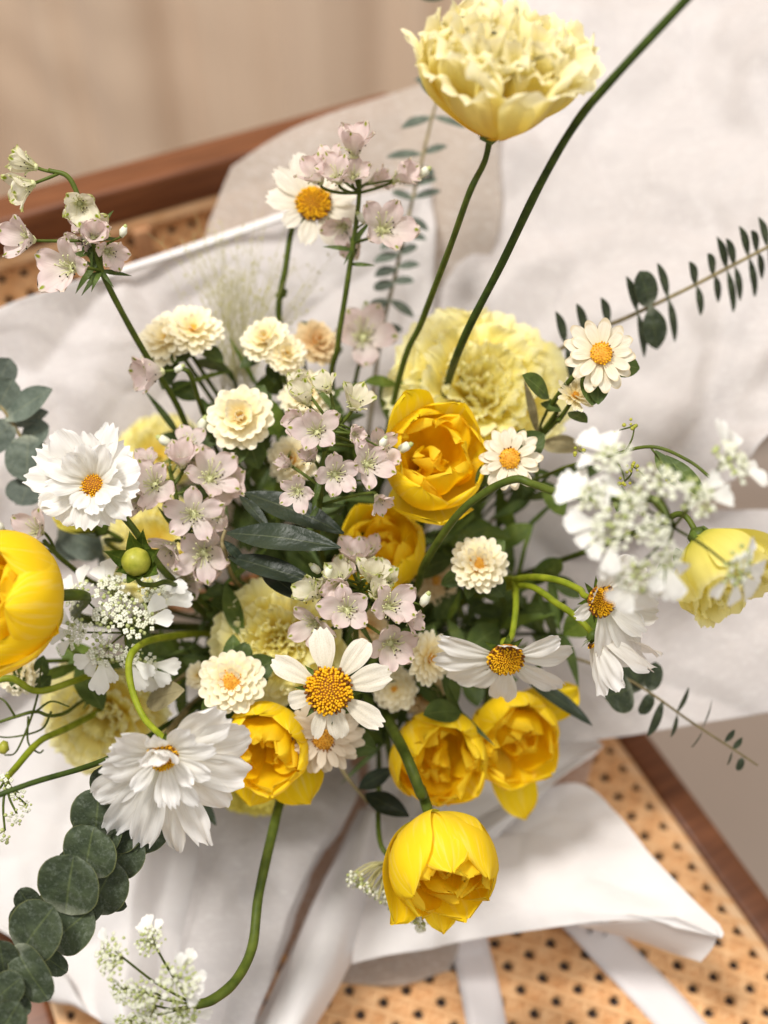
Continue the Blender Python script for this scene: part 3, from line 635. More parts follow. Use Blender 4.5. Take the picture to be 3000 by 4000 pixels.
def mum(label, c, axis, size, seed=0, mat='mum_petal', disc=.10, rings=None, stem=None, leaves=5, group=None, W=.43, dmats=('orange_disc', 'disc_floret'), name='chrysanthemum', shape='mum', leafmat='mum_leaf'):
    r = random.Random(seed); s = S(c[2]); Rr = size*s/2; M = head(c, axis, r.uniform(0, 60)); z = M.col[2].to_3d()
    t = Thing(name, label, 'flower', BIND, group); p0 = P(*c)
    W = W*r.uniform(.85, 1.12); W = round(W, 2); vz = r.uniform(.6, 1.35)
    rings = rings or [(19, 1.0, -4, 6), (16, .86, 10, 24), (12, .68, 26, 50), (8, .48, 45, 80)]
    t.stem([p0-z*Rr*.1, p0-z*.02]+([P(*q) for q in stem] if stem else []), .0011, .0015)
    rec = Bag(); rec.ball((0, 0, -Rr*.12), Rr*.3, 0, .6, Vector((0, 0, 1))); t.add('receptacle', rec.mesh('receptacle'), 'sepal', M)
    for k, (n, LL, a0, a1) in enumerate(rings):
        o = r.uniform(0, 360)
        for i in range(n):
            v = r.randrange(3)
            me = petal(shape, W, round(a0*vz), round(a1*vz), tip=(14, -10, 0)[v], cup=(14, 10, 20)[v], crum=.02, seed=v+k*5, nu=9, nv=8, tround=.13)
            t.add('petal', me, mat, M @ rz(o+i*360/n+r.uniform(-5, 5)) @ Matrix.Rotation(rad(r.uniform(-7, 5)), 4, 'Y') @ Matrix.Translation((Rr*.06, 0, Rr*.05*k)) @ Matrix.Scale(LL*Rr*r.uniform(.9, 1.06), 4))
    if disc: add_disc(t, M @ Matrix.Translation((0, 0, Rr*.12)), Rr*disc*2, 60, .5, seed, .5, dmats, 'orange_disc')
    for i in range(leaves):
        a = r.uniform(0, 6.28); d = M.col[0].to_3d()*math.cos(a)+M.col[1].to_3d()*math.sin(a)
        b = p0-z*(.008+.006*r.random())+d*Rr*.15; tip = p0-z*(.006+.012*r.random())+d*Rr*r.uniform(1.1, 1.55)
        t.leaf(b, tip, r.uniform(.5, .7), 'oval', leafmat, hint=(z+d*.25), bend=r.choice((10, 25, 35)), cup=18, seed=r.randrange(3))
    return t
STAM = None
def stamens():
    global STAM
    if STAM: return STAM
    r = random.Random(4); b = Bag()
    b.ball((0, 0, .02), .10, 0, .8, Vector((0, 0, 1)))
    for i in range(16):
        a = i*2.4; q = r.uniform(.08, .30); h = r.uniform(.16, .34)
        e = Vector((math.cos(a)*q, math.sin(a)*q, h)); b.tube([Vector((math.cos(a)*.04, math.sin(a)*.04, 0)), e*.6+Vector((0, 0, .05)), e], .011, .009, 4, 2)
        b.ball(e, .020, 1 if i % 5 in (0, 2) else 0)
    STAM = b.mesh('stamens'); return STAM
def delphinium(label, stem, florets, mat='delphinium_petal', seed=0, group=None, leaves=True, r0=.0013, smat='green_stem'):
    r = random.Random(seed); t = Thing('delphinium', label, 'flower', BIND, group)
    c = t.stem(stem, r0*.8, r0*1.5, smat)
    if len(florets) > 5:
        for k in range(int(len(florets)*.75)):
            f = list(florets[r.randrange(len(florets))]); a = r.uniform(0, 6.28)
            f[0] += math.cos(a)*r.uniform(55, 100); f[1] += math.sin(a)*r.uniform(55, 100); f[2] += r.uniform(.006, .014); f[3] *= r.uniform(.7, .95)
            f[4] = (f[4][0]+r.uniform(-.5, .5), f[4][1]+r.uniform(-.4, .4), f[4][2]); 
            if len(f) > 5: f[5] = r.uniform(.25, .8)
            florets = florets+[tuple(f)]
    for k, f in enumerate(florets):
        cx, cy, d, size, ax = f[:5]; op = (f[5] if len(f) > 5 else .75)-r.uniform(.02, .22); fm = f[6] if len(f) > 6 else mat
        s = S(d)*size; M = head((cx, cy, d), ax, r.uniform(0, 72)); z = M.col[2].to_3d(); p = P(cx, cy, d)
        Mb = Matrix.Translation(-z*s*.14) @ M
        fo = t.add('floret', stamens(), ['filament', 'anther_dark'], Mb @ Matrix.Scale(s*.9, 4))
        for i in range(5):
            v = r.randrange(6); th0 = 80-46*op; th1 = 66-54*op+r.uniform(-1, 1)*0
            me = petal('delph', (.62, .70, .56)[v % 3], round(th0), round(th1), tip=(12, -14, 30, 0, 44, -30)[v], cup=(22, 34, 16, 26, 38, 20)[v], crum=.05, frill=.022, freq=2.5, teeth=.04, nteeth=3, seed=v, nu=12, nv=10, tround=.05)
            t.add('petal', me, fm, Mb @ rz(i*72+r.uniform(-9, 9)) @ Matrix.Rotation(rad(r.uniform(-12, 12)), 4, 'Y') @ Matrix.Translation((s*.03, 0, 0)) @ Matrix.Scale(s*.60*r.uniform(.9, 1.1), 4), fo)
        j = min(range(len(c)), key=lambda q: (c[q]-p).length+ (0 if q > 0 else .004)); j = min(len(c)-1, j+3)
        b0 = Mb.translation; mid = (b0-z*s*.25)*.6+c[j]*.4
        V, F, _ = tube_data([b0-z*.0003, b0-z*s*.14, mid, c[j]], .0008, .0008, 6, 4); t.add('pedicel', tomesh('pedicel', V, F), smat)
        if leaves and j > 9:
            for q in range(2):
                dr = (z*r.uniform(-.3, .8)+RT*r.uniform(-1, 1)+UP*r.uniform(-1, 1)).normalized()
                t.leaf(c[j], c[j]+dr*r.uniform(.009, .02), .17, 'linear', 'mum_leaf', bend=40, seed=q, nu=7, nv=4)
    for k in range(3 if len(florets) > 4 else 1):
        f = florets[r.randrange(len(florets))]; d = f[2]+.004; a = r.uniform(0, 6.28); p = P(f[0]+math.cos(a)*95, f[1]-abs(math.sin(a))*100, d)
        dr = cdir((math.cos(a), .4+abs(math.sin(a)), .4)); bb = Bag(); L = r.uniform(.0030, .0046)
        bb.ball(p, L*.62, 0, 1.7, dr); bb.ball(p+dr*L*.75, L*.35, 1, 1.4, dr); t.add('bud', bb.mesh('bud'), ['lace_floret', 'lace_green'])
        j = min(range(len(c)), key=lambda q: (c[q]-p).length); j = min(len(c)-1, j+2)
        V, F, _ = tube_data([p-dr*L*.8, p.lerp(c[j], .5)-dr*.001, c[j]], .0005, .0006, 5, 4); t.add('pedicel', tomesh('pedicel', V, F), smat)
    return t
def umbel(label, c, axis, umbs, stem, seed=0, hubback=90, pet=(70, 120), npet=4, rb=34, nfl=34, group=None, name='lace_flower', smat='green_stem', raymat='green_stem', cen=None, greens=.4, hub=None, rstem=.0013):
    r = random.Random(seed); d0 = c[2]; s = S(d0); A = cdir(axis); p0 = P(*c); hubp = hub or p0-A*hubback*s
    t = Thing(name, label, 'flower', BIND, group)
    t.stem([hubp]+[P(*q) for q in stem], rstem, rstem*1.3, smat)
    for k, u in enumerate(umbs):
        ux, uy, dd, ur = u[:4]; p = P(ux, uy, d0+dd); out = (p-p0); out = out-A*out.dot(A)
        ol = out.length; oa = out.normalized() if ol > 1e-5 else RT
        ax = (A+oa*min(.8, ol/(260*s))).normalized() if len(u) < 6 else cdir(u[5])
        M = frame(p, ax, 0); rr = ur*s
        b = Bag()
        for i in range(nfl):
            q = math.sqrt((i+.5)/nfl); a = i*2.39996; h = .5*math.sqrt(max(0, 1-q*q*.8))
            cc = Vector((math.cos(a)*q, math.sin(a)*q, h))*rr+Vector((r.uniform(-1, 1), r.uniform(-1, 1), r.uniform(-1, 1)))*rr*.10
            sz = rr*r.uniform(.11, .19)*(34/nfl)**.4
            if r.random() < greens: b.ball(cc-Vector((0, 0, .1*rr)), sz*.8, 1)
            else:
                for w_ in range(4):
                    aa = w_*1.57+i; b.ball(cc+Vector((math.cos(aa), math.sin(aa), .2))*sz*.6, sz*.62, 0, .6, Vector((0, 0, 1)))
            if i % 3 == 0: b.tube([Vector((0, 0, -.55*rr)), cc*.55, cc], .00025, .0002, 3, 2, 1)
        V, F, _ = tube_data([hubp, hubp.lerp(p, .5)-ax*.001+A*.002, p-ax*rr*.5], .0006, .0005, 6, 4)
        t.add('ray', tomesh('ray', V, F), raymat)
        uo = t.add('umbellet', b.mesh('umbellet'), ['lace_floret', 'lace_green'], M)
        n = u[4] if len(u) > 4 else npet
        ang = math.degrees(math.atan2(oa.dot(M.col[1].to_3d()), oa.dot(M.col[0].to_3d())))
        for i in range(n):
            az = ang+(i-(n-1)/2)*r.uniform(30, 44)+r.uniform(-8, 8)
            LL = r.uniform(*pet)*s*(1-.18*abs(i-(n-1)/2)/max(1, n/2))
            me = petal('wedge', .66, 8, -8, tip=-14, cup=16, teeth=.10, nteeth=1, crum=.02, tround=.04, seed=r.randrange(5), nu=9, nv=8)
            t.add('petal', me, 'lace_petal', M @ rz(az) @ Matrix.Rotation(rad(r.uniform(-16, 14)), 4, 'Y') @ Matrix.Translation((rr*.55, 0, rr*.15)) @ Matrix.Scale(LL, 4), uo)
    return t

# ------------------------------------------------------------------ the bouquet: tulips
tulip('open yellow tulip beside the cream frilled flower, tall pointed petal at its side', (1695, 1800, .565), (.22, .22, .95), 395, [(1640, 2050, .64)], 1, 130, openn=.12, extra=[(-2, 1.08, 20, 96, .62, -20), (140, .98, -5, 104, .85, -20)])
tulip('deep yellow tulip half hidden behind the pale lilac flower cluster', (1500, 2150, .60), (.0, .55, .8), 330, [(1480, 2300, .68)], 2, 10, openn=.15)
tulip('yellow tulip tucked under the drooping double white cosmos', (1035, 2915, .565), (-.05, -.25, .95), 320, [(1180, 2750, .66)], 3, 40, openn=.2, extra=[(262, 1.0, -22, 62, .8, -10), (215, .92, -18, 70, .8, -15)])
tulip('round yellow tulip with crumpled heart above the drooping tulip', (1710, 2960, .60), (.15, -.32, .93), 370, [(1600, 2750, .67)], 4, 75, openn=.08)
tulip('yellow tulip with one petal hanging loose over the white paper', (2005, 2880, .612), (.28, -.15, .95), 345, [(1850, 2650, .68)], 5, 20, openn=.08, extra=[(262, 1.05, -10, 45, .5, -10), (15, .95, 15, 50, .55, -40)])
tulip('drooping yellow tulip hanging low in front of the white paper cone', (1735, 3370, .535), (.22, -.60, .77), 445, [(1645, 3100, .556), (1585, 2950, .562), (1520, 2820, .60), (1470, 2690, .67)], 6, 100, openn=-.05, extra=[(165, .9, 24, 80, .42, -10), (110, .95, 5, 110, .7, -40)])
tulip('large yellow tulip with a loose side petal above the white lace flower', (15, 2330, .50), (-.62, .06, .78), 480, [(330, 2420, .60), (800, 2450, .69)], 7, 0, openn=.1, extra=[(322, .46, 46, 4, .8, -25), (280, .95, 0, 100, .7, -20)])

# frilled yellow lisianthus
RL = [(4, .80, 22, 86, -120, 1.35, .045), (5, .82, 36, 84, -95, 1.2, .065), (6, .82, 50, 86, -60, 1.15, .065), (5, .80, 60, 88, -35, 1.1, .07), (5, .74, 70, 92, -10, 1.05, .07), (4, .68, 80, 95, 0, 1.0, .07)]
LZ1 = lisianthus('tall cream yellow frilled flower standing alone on a long bare stem', (1955, 330, .475), (.12, .68, .72), 600, [(1835, 750, .50), (1760, 960, .53), (1650, 1250, .58), (1540, 1560, .62)], 11, 20, rings=RL, body=.36)
RD = [(5, .64, 2, 30, -20, 1.05, .04), (6, .58, 16, 42, -30, 1.05, .055), (6, .52, 32, 56, -30, 1.05, .065), (6, .45, 46, 68, -20, 1.05, .07), (5, .36, 60, 82, -10, 1.05, .07), (4, .27, 74, 92, 0, 1.0, .07)]
lisianthus('dense ruffled cream yellow bloom behind the open yellow tulip', (1890, 1480, .615), (.08, .28, .95), 600, [(1750, 1750, .69)], 12, mat='pale_lisianthus_petal', rings=RD, body=.30)
lisianthus('pale yellow ruffled bloom blurred behind the green bud', (600, 2130, .63), (-.1, .2, .95), 390, [(900, 2300, .72)], 13, mat='pale_lisianthus_petal', rings=RD[:4], body=.28, calyx=False)
lisianthus('pale yellow ruffled bloom wedged between lilac florets and single white cosmos', (1070, 2500, .585), (-.15, .16, .97), 450, [(1200, 2520, .69)], 14, mat='pale_lisianthus_petal', rings=RD, body=.28, calyx=False)
lisianthus('pale yellow ruffled bloom sagging below the white lace flower', (390, 2830, .612), (-.15, -.25, .95), 440, [(700, 2650, .71)], 15, mat='pale_lisianthus_petal', rings=RD[:5], body=.28, calyx=False)
lisianthus('yellow bell shaped bloom hanging behind the blurred lace flower', (2810, 2205, .50), (.42, -.72, .45), 500, [(2560, 2050, .53), (2300, 2150, .60), (1900, 2300, .69)], 16, 40, mat='lemon_petal', rings=[(5, .74, 22, 98, -60, 1.05, .016), (5, .70, 40, 98, -40, .95, .035), (6, .6, 66, 96, -10, .9, .05)], body=.30)
lisianthus('pale yellow ruffle peeping above the lilac florets beside the white double cosmos', (610, 1760, .675), (0, .4, .9), 300, [(900, 2050, .73)], 17, mat='pale_lisianthus_petal', rings=RD[:4], body=.28, calyx=False)
lisianthus('yellow green ruffled bloom low under the tulip on the draped paper', (1000, 3090, .645), (0, -.4, .9), 250, [(1200, 2800, .72)], 18, mat='lime_petal', rings=RD[:4], body=.28, calyx=False)
lisianthus('lime green half open bud under the white double cosmos', (320, 2020, .60), (-.75, .5, .4), 260, [(430, 2130, .62), (800, 2350, .70)], 19, mat='lime_petal', rings=[(4, .8, 55, 98, 0, .8, .008), (4, .75, 65, 100, 0, .8, .01)], body=.36)

# white cosmos
cosmos('single white cosmos with wide golden disc and eight separate petals', (1285, 2697, .515), (.02, .10, 1), [
    (99, 205, 105, 6, -6), (152, 210, 92, 4, -4), (52, 205, 96, 10, -8, dict(tip=-35)), (16, 205, 108, 4, -2), (-33, 210, 88, 0, -8, dict(tip=25)),
    (-76, 160, 86, -8, -30, dict(crum=.03)), (-107, 165, 62, -8, -38, dict(twist=35)), (196, 130, 74, 4, -36, dict(tip=-30))], 88,
    [(1290, 2640, .60), (1330, 2560, .68)], 'cream_cosmos_petal', 21, dk=.6)
cosmos('drooping double white cosmos with broad torn petals above the eucalyptus', (640, 2950, .50), (.12, -.36, .92), [
    (14, 310, 210, 12, -8), (-20, 320, 180, 4, -12), (40, 320, 180, 16, 2), (-48, 310, 150, 0, -10), (-70, 430, 120, 6, -2), (-88, 480, 100, 6, -2), (-106, 440, 130, 4, -4),
    (-124, 440, 140, 2, -6), (-146, 320, 150, 6, -6), (-172, 230, 140, 14, -10), (140, 190, 130, 30, 20), (165, 210, 120, 24, 10)], 62,
    [(560, 2800, .525), (508, 2660, .53), (520, 2545, .535), (640, 2490, .57), (900, 2480, .66)], 'cosmos_petal', 22, inner=[
    (55, 190, 110, 42, 25), (20, 200, 90, 36, 10), (-15, 190, 100, 38, 12), (-58, 220, 70, 40, 0), (-95, 200, 60, 42, 10), (100, 150, 90, 50, 40), (-140, 160, 70, 40, 20), (75, 170, 110, 60, 80), (-30, 170, 80, 62, 40), (-78, 200, 70, 58, 30), (112, 160, 110, 66, 100), (140, 150, 80, 60, 70)], smat='lime_stem', jit=.12, rough=2.)
cosmos('upright double white cosmos with orange heart over the lime green bud', (365, 1895, .53), (-.02, .22, .97), [
    (172, 265, 120, 12, 0), (195, 230, 110, 8, -6), (150, 250, 130, 22, 14), (125, 215, 130, 30, 24), (100, 205, 120, 34, 26), (72, 230, 110, 28, 22), (48, 210, 120, 26, 14), (20, 190, 130, 20, 8),
    (-8, 180, 120, 14, 0), (-38, 180, 110, 8, -12), (-68, 170, 120, 4, -16), (-100, 150, 120, 2, -18), (-132, 160, 110, 4, -14), (-155, 190, 110, 6, -8)], 52,
    [(510, 2050, .535), (580, 2150, .545), (680, 2270, .565), (900, 2440, .65)], 'cosmos_petal', 23, inner=[
    (160, 190, 90, 45, 25), (130, 170, 100, 52, 40), (98, 170, 100, 56, 44), (60, 170, 90, 55, 40), (25, 150, 90, 48, 30), (-15, 130, 80, 44, 20), (-75, 110, 100, 46, 10), (-120, 110, 80, 42, 10), (190, 160, 80, 40, 20), (-45, 120, 80, 44, 20)], sepals=6, jit=.16, rough=2.4)
tt = cosmos('nodding white cosmos with drooped petals above the two round tulips', (1975, 2570, .54), (0, -.50, .86), [
    (195, 275, 95, -12, -26), (172, 235, 95, -6, -20), (222, 275, 125, -18, -26), (240, 230, 90, -20, -28), (272, 310, 115, -18, -24), (-42, 320, 100, -16, -22), (-2, 265, 110, -4, -18, dict(tip=-30)), (20, 190, 90, 8, -20), (84, 120, 100, 30, 70), (312, 250, 90, -20, -30)], 68,
    [(2000, 2480, .56), (2015, 2330, .575), (1980, 2260, .60), (1800, 2330, .69)], 'cosmos_petal', 24, smat='lime_stem', dk=.9, jit=.05, rough=1.6)
cosmos('white cosmos turned sideways beside the blurred lace flower', (2345, 2345, .515), (.45, -.12, .88), [
    (20, 230, 110, 8, 0), (-15, 270, 130, 6, -6), (-50, 310, 140, 0, -8), (-80, 210, 110, -2, -14), (50, 190, 110, 14, 6), (0, 200, 100, 22, 10), (-35, 220, 110, 18, 4), (95, 110, 80, 40, 20), (150, 100, 70, 60, 50), (200, 110, 70, 30, -10)], 62,
    [(2260, 2300, .535), (2150, 2260, .55), (2010, 2265, .585), (1800, 2350, .69)], 'cosmos_petal', 25, smat='lime_stem', dk=.9, jit=.06, rough=2.)
cosmos('wilting white cosmos seen from behind with a green calyx', (2330, 2495, .53), (.62, -.72, .05), [
    (0, 260, 110, 50, 66), (60, 240, 100, 52, 62), (120, 250, 110, 48, 60), (180, 240, 110, 54, 66), (240, 250, 120, 46, 60), (300, 260, 110, 50, 58)], 46,
    [(2180, 2360, .55), (2030, 2285, .58), (1800, 2360, .69)], 'cosmos_petal', 26, smat='lime_stem', dome=.3, jit=.1, rough=3.)
tc7 = cosmos('cream white cosmos behind the topmost lilac florets', (1225, 800, .60), (.05, .22, .97), [
    (172, 150, 105, 10, 0), (140, 175, 85, 14, 8), (108, 175, 95, 16, 6), (60, 155, 100, 12, 4), (20, 155, 100, 6, -4), (-15, 160, 100, 2, -8), (-55, 150, 110, 0, -12), (-100, 130, 80, 8, -20), (-145, 110, 70, 10, -20)], 66,
    [(1150, 870, .615), (1115, 1050, .62), (1090, 1250, .635), (1150, 1600, .67)], 'cream_cosmos_petal', 27, jit=.09, rough=1.8)
def node(t, px, py, d, r_, ax=(0, 1, 0)):
    b = Bag(); a = cdir(ax); p = P(px, py, d); b.ball(p, r_, 0, .7, a); b.ball(p+a*r_*.5+RT*r_*.5, r_*.55, 0); b.ball(p-a*r_*.2-RT*r_*.6, r_*.5, 0); t.add('node', b.mesh('node'), 'green_stem')
node(tc7, 1100, 1150, .6285, .0034)
# the round bud on a curled branch
t = Thing('flower_bud', 'round green bud with leafy sepals on a curled stem', 'bud', BIND)
M = head((532, 2195, .525), (0.0, .25, .97)); s = S(.525)
t.stem([P(532, 2215, .532), P(545, 2275, .535), P(600, 2285, .54), P(660, 2275, .55), P(760, 2330, .58), P(950, 2430, .66)], .0011, .0016)
V = []; F = []
for i in range(15):
    a = i/14*math.pi; rr = math.sin(a)*56*s; zz = math.cos(a)*60*s
    for j in range(28):
        q = 2*math.pi*j/28; k = 1+.03*abs(math.cos(q*4))*min(1, rr/(30*s))*(1 if zz > 0 else .4); V.append((rr*k*math.cos(q), rr*k*math.sin(q), zz-(.006*s*60 if i == 0 else 0)))
for i in range(14):
    for j in range(28): F.append((i*28+j, (i+1)*28+j, (i+1)*28+(j+1) % 28, i*28+(j+1) % 28))
t.add('bud', tomesh('bud', V, F), 'bud_skin', M)
for i, az in enumerate((20, 75, 100, 165, 215, 255, 290, 330)):
    t.add('sepal', petal('sepal', .52, 25 if i % 2 else 38, 78, -60 if az < 180 else -10, 40, seed=i % 3, nu=9, nv=6, crum=.03), 'sepal', M @ Matrix.Translation((0, 0, -50*s)) @ rz(az) @ Matrix.Translation((22*s, 0, 0)) @ Matrix.Scale((150 if az < 180 or az > 320 else 115)*s, 4))

# cream chrysanthemums
MG = 'small cream chrysanthemums'
mum('cream pompon mum beside the upper left pink floret on a dark leaf', (655, 1325, .60), (-.25, .35, .9), 235, 31, disc=.0, leaves=6)
mum('cream pompon mum with yellow heart leaning on a second pompon', (755, 1290, .598), (.2, .5, .85), 225, 32, disc=.09, leaves=4)
mum('cream pompon mum below the cream cosmos stem', (1040, 1330, .60), (-.15, .4, .9), 195, 33, disc=0, leaves=5)
mum('cream pompon mum lowest of the pair beside the tan one', (1115, 1385, .598), (.3, .1, .9), 165, 34, disc=0, leaves=3)
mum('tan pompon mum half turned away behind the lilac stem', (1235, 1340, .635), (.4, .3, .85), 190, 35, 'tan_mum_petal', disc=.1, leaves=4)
mum('fully open cream mum with green leaves round it', (940, 1635, .57), (.02, .15, 1), 255, 36, disc=.07, leaves=9)
mum('cream mum behind the pale lilac florets', (1195, 1540, .605), (.0, .35, .9), 215, 37, disc=.1, leaves=4)
mum('cream mum with orange heart beside the small lilac florets', (1145, 1800, .60), (-.25, .1, .95), 210, 38, disc=.15, leaves=4)
mum('cream mum with orange heart next to the curved stem', (1870, 2205, .565), (0, .18, 1), 220, 39, disc=.17, leaves=6)
mum('cream mum with golden heart above the drooping double cosmos', (905, 2662, .555), (.06, .1, 1), 250, 40, disc=.2, leaves=6)
mum('tiny cream mum half hidden beside the golden hearted mum', (775, 2640, .585), (-.3, .2, .9), 110, 41, disc=0, leaves=2)
mum('cream mum turned to the side right of the single cosmos', (1675, 2570, .575), (.62, .0, .78), 215, 42, disc=.1, leaves=4)
mum('cream mum close under the single cosmos right petals', (1540, 2690, .60), (-.1, .1, .95), 180, 43, disc=.1, leaves=4)
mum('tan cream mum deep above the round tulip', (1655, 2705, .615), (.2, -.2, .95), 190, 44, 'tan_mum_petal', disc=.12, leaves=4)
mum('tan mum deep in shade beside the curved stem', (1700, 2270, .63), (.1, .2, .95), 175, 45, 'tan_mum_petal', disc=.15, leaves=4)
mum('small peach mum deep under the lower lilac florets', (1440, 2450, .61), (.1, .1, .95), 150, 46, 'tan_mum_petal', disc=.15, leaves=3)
mum('cream mum under the large left tulip', (70, 2620, .57), (-.2, -.1, .95), 190, 47, disc=0, leaves=3)
ZR = [(13, 1.0, -4, -2), (10, .86, 8, 4), (6, .55, 24, 20)]
mum('dusty beige daisy with brown disc under the single white cosmos', (1265, 2880, .565), (0, -.22, .96), 310, 48, 'beige_zinnia_petal', disc=.15, rings=[(14, 1, -10, -6), (13, .9, 4, 4), (10, .72, 18, 18)], W=.38, dmats=('disc_base', 'disc_dark'), leaves=3, name='daisy')
mum('papery white daisy with golden disc at the end of its branch', (2345, 1385, .53), (.05, .10, 1), 285, 49, 'zinnia_petal', disc=.155, rings=ZR[:2], W=.40, stem=[(2240, 1470, .545), (2150, 1590, .565), (2090, 1720, .60)], dmats=('disc_floret', 'disc_dark'), leaves=3, name='daisy', shape='daisy')
mum('papery white daisy with golden disc between tulip and curved stem', (1990, 1792, .55), (.0, .05, 1), 245, 50, 'zinnia_petal', disc=.17, rings=ZR[:2], W=.40, dmats=('disc_floret', 'disc_dark'), leaves=3, name='daisy', shape='daisy')
mum('half open small cream mum under the papery white daisy', (2245, 1550, .55), (.25, .5, .85), 165, 51, 'mum_petal', disc=.1, rings=[(13, 1, 15, 30), (11, .9, 35, 55), (8, .7, 50, 75)], W=.3, stem=[(2180, 1640, .565), (2100, 1720, .60)], leaves=2)

# pale lilac delphinium sprays
delphinium('pale lilac spray curling over at the tip beyond the paper edge', [(190, 665, .53), (265, 690, .53), (310, 780, .532), (345, 900, .535), (390, 1040, .54), (450, 1170, .55), (560, 1370, .575), (680, 1560, .60), (900, 1950, .66)], [
    (115, 645, .528, 189, (-.9, .25, .35), .25, 'green_delphinium_petal'), (105, 725, .526, 206, (-.75, -.45, .5), .35, 'green_delphinium_petal'), (312, 800, .522, 189, (.25, -.5, .8), .5, 'green_delphinium_petal'),
    (105, 935, .525, 218, (-.55, -.1, .8), .7), (365, 925, .525, 201, (.3, .1, .9), .45), (265, 1050, .522, 247, (-.4, -.25, .85), .75), (425, 985, .53, 172, (.6, -.4, .65), .5), (330, 870, .53, 138, (-.4, -.2, .8), .4)], seed=61)
delphinium('pale lilac spray standing tall before the cream white cosmos', [(1405, 700, .575), (1400, 800, .577), (1380, 950, .58), (1350, 1150, .59), (1320, 1350, .605), (1310, 1600, .64)], [
    (1385, 580, .565, 235, (.05, .75, .6), .45), (1240, 690, .565, 210, (-.35, .55, .75), .4), (1320, 690, .56, 200, (-.1, .45, .85), .45), (1500, 895, .57, 240, (.3, .05, .95), .8), (1340, 890, .585, 170, (-.3, -.6, .7), .6), (1560, 690, .58, 190, (.75, .35, .5), .4)], seed=62)
delphinium('pale lilac spray with dark anthers in front of the yellow tulip', [(1330, 1630, .535), (1290, 1710, .537), (1262, 1800, .54), (1250, 1950, .55), (1250, 2150, .60)], [
    (1195, 1560, .53, 190, (-.35, .6, .75), .35, 'green_delphinium_petal'), (1385, 1575, .53, 205, (.3, .6, .75), .4, 'green_delphinium_petal'), (1235, 1685, .525, 210, (-.1, .1, .95), .75), (1385, 1695, .53, 130, (.45, -.1, .85), .35),
    (1440, 1810, .53, 200, (.45, .15, .85), .75), (1310, 1855, .523, 205, (.2, -.15, .95), .8), (1160, 1920, .528, 160, (-.25, -.25, .95), .7), (1215, 1790, .54, 150, (-.4, .35, .8), .35), (1480, 1950, .54, 140, (.55, -.65, .5), .6)], seed=63)
delphinium('dense pale greenish lilac cluster above the single white cosmos', [(1420, 2260, .545), (1400, 2340, .55), (1390, 2450, .57), (1400, 2600, .63)], [
    (1225, 2320, .53, 190, (-.65, .3, .65), .35, 'green_delphinium_petal'), (1320, 2260, .535, 185, (-.25, .65, .7), .4, 'green_delphinium_petal'), (1450, 2250, .535, 200, (.15, .65, .75), .4, 'green_delphinium_petal'), (1355, 2385, .522, 215, (0, .05, 1), .85),
    (1525, 2370, .525, 215, (.4, .1, .9), .65), (1225, 2440, .54, 200, (-.5, -.3, .8), .8), (1530, 2520, .54, 240, (.25, -.25, .9), .85), (1390, 2180, .56, 190, (-.1, .75, .6), .5), (1600, 2420, .535, 140, (.75, -.15, .6), .4), (1470, 2320, .53, 150, (.3, .5, .8), .35, 'green_delphinium_petal')], seed=64)
delphinium('lilac pink cluster beside the upright double white cosmos', [(660, 1820, .565), (690, 1950, .568), (710, 2080, .57), (780, 2250, .61), (950, 2400, .68)], [
    (600, 1890, .548, 235, (-.1, .25, .95), .55), (540, 1960, .552, 190, (-.35, -.15, .9), .55), (710, 1800, .56, 210, (.1, .65, .75), .4), (825, 1860, .56, 240, (.4, .4, .8), .7), (755, 2010, .55, 215, (.05, -.1, 1), .85), (665, 2140, .56, 190, (-.35, -.5, .75), .6), (795, 2165, .56, 240, (.2, -.25, .95), .8), (580, 1810, .565, 150, (-.2, .6, .75), .4)], seed=65)
delphinium('single closed pink floret hanging beside the cream pompon mum', [(690, 1440, .572), (740, 1460, .575), (790, 1600, .60), (900, 1850, .66)], [(605, 1455, .568, 220, (-.85, -.15, .45), .3)], seed=66)
delphinium('pink floret blurred against the paper beside the long stems', [(1420, 1370, .64), (1390, 1480, .65), (1370, 1650, .68)], [(1420, 1310, .635, 250, (.1, .2, .95), .8)], seed=67)
delphinium('pink floret at the rim above the large left tulip', [(170, 2110, .565), (260, 2200, .575), (420, 2300, .61), (800, 2420, .69)], [(145, 2075, .56, 200, (-.3, .2, .9), .7), (70, 2120, .57, 130, (-.7, .2, .6), .4)], seed=68)

# white lace flowers
umbel('white lace flower between the large tulip and the green bud', (450, 2470, .55), (-.08, .12, .98), [
    (315, 2330, 0, 62, 3), (430, 2310, .0, 66, 3), (590, 2310, .004, 60, 3), (480, 2370, -.006, 56, 0), (420, 2420, -.008, 62, 0), (530, 2430, -.008, 66, 2), (310, 2470, 0, 62, 3), (410, 2540, -.002, 64, 4), (500, 2560, .0, 50, 2), (600, 2370, .003, 55, 2), (560, 2590, .006, 55, 4)],
    [(600, 2480, .62), (900, 2480, .70)], 71, hubback=130, pet=(100, 145), nfl=30)
umbel('large white lace flower reaching far out above the right tissue sheet', (2560, 2010, .43), (.05, .1, .98), [
    (2400, 1800, .0, 78, 3), (2840, 1810, .006, 90, 5), (2570, 1890, -.004, 84, 0), (2710, 1950, -.004, 84, 2), (2400, 2060, .0, 92, 5), (2550, 2070, -.003, 70, 0), (2490, 2240, .004, 88, 5), (2870, 2210, .01, 84, 6), (2480, 1960, -.002, 60, 1), (2600, 2170, .0, 64, 3), (2320, 1940, .004, 60, 4)],
    [(2560, 1955, .468), (2400, 1945, .478), (2220, 1935, .49), (2080, 1890, .505), (2010, 1872, .51), (1900, 1920, .52), (1780, 2020, .535), (1660, 2200, .57), (1600, 2330, .62)], 72, pet=(110, 165), nfl=34, greens=.3, hub=P(2630, 2060, .462), rstem=.0016)
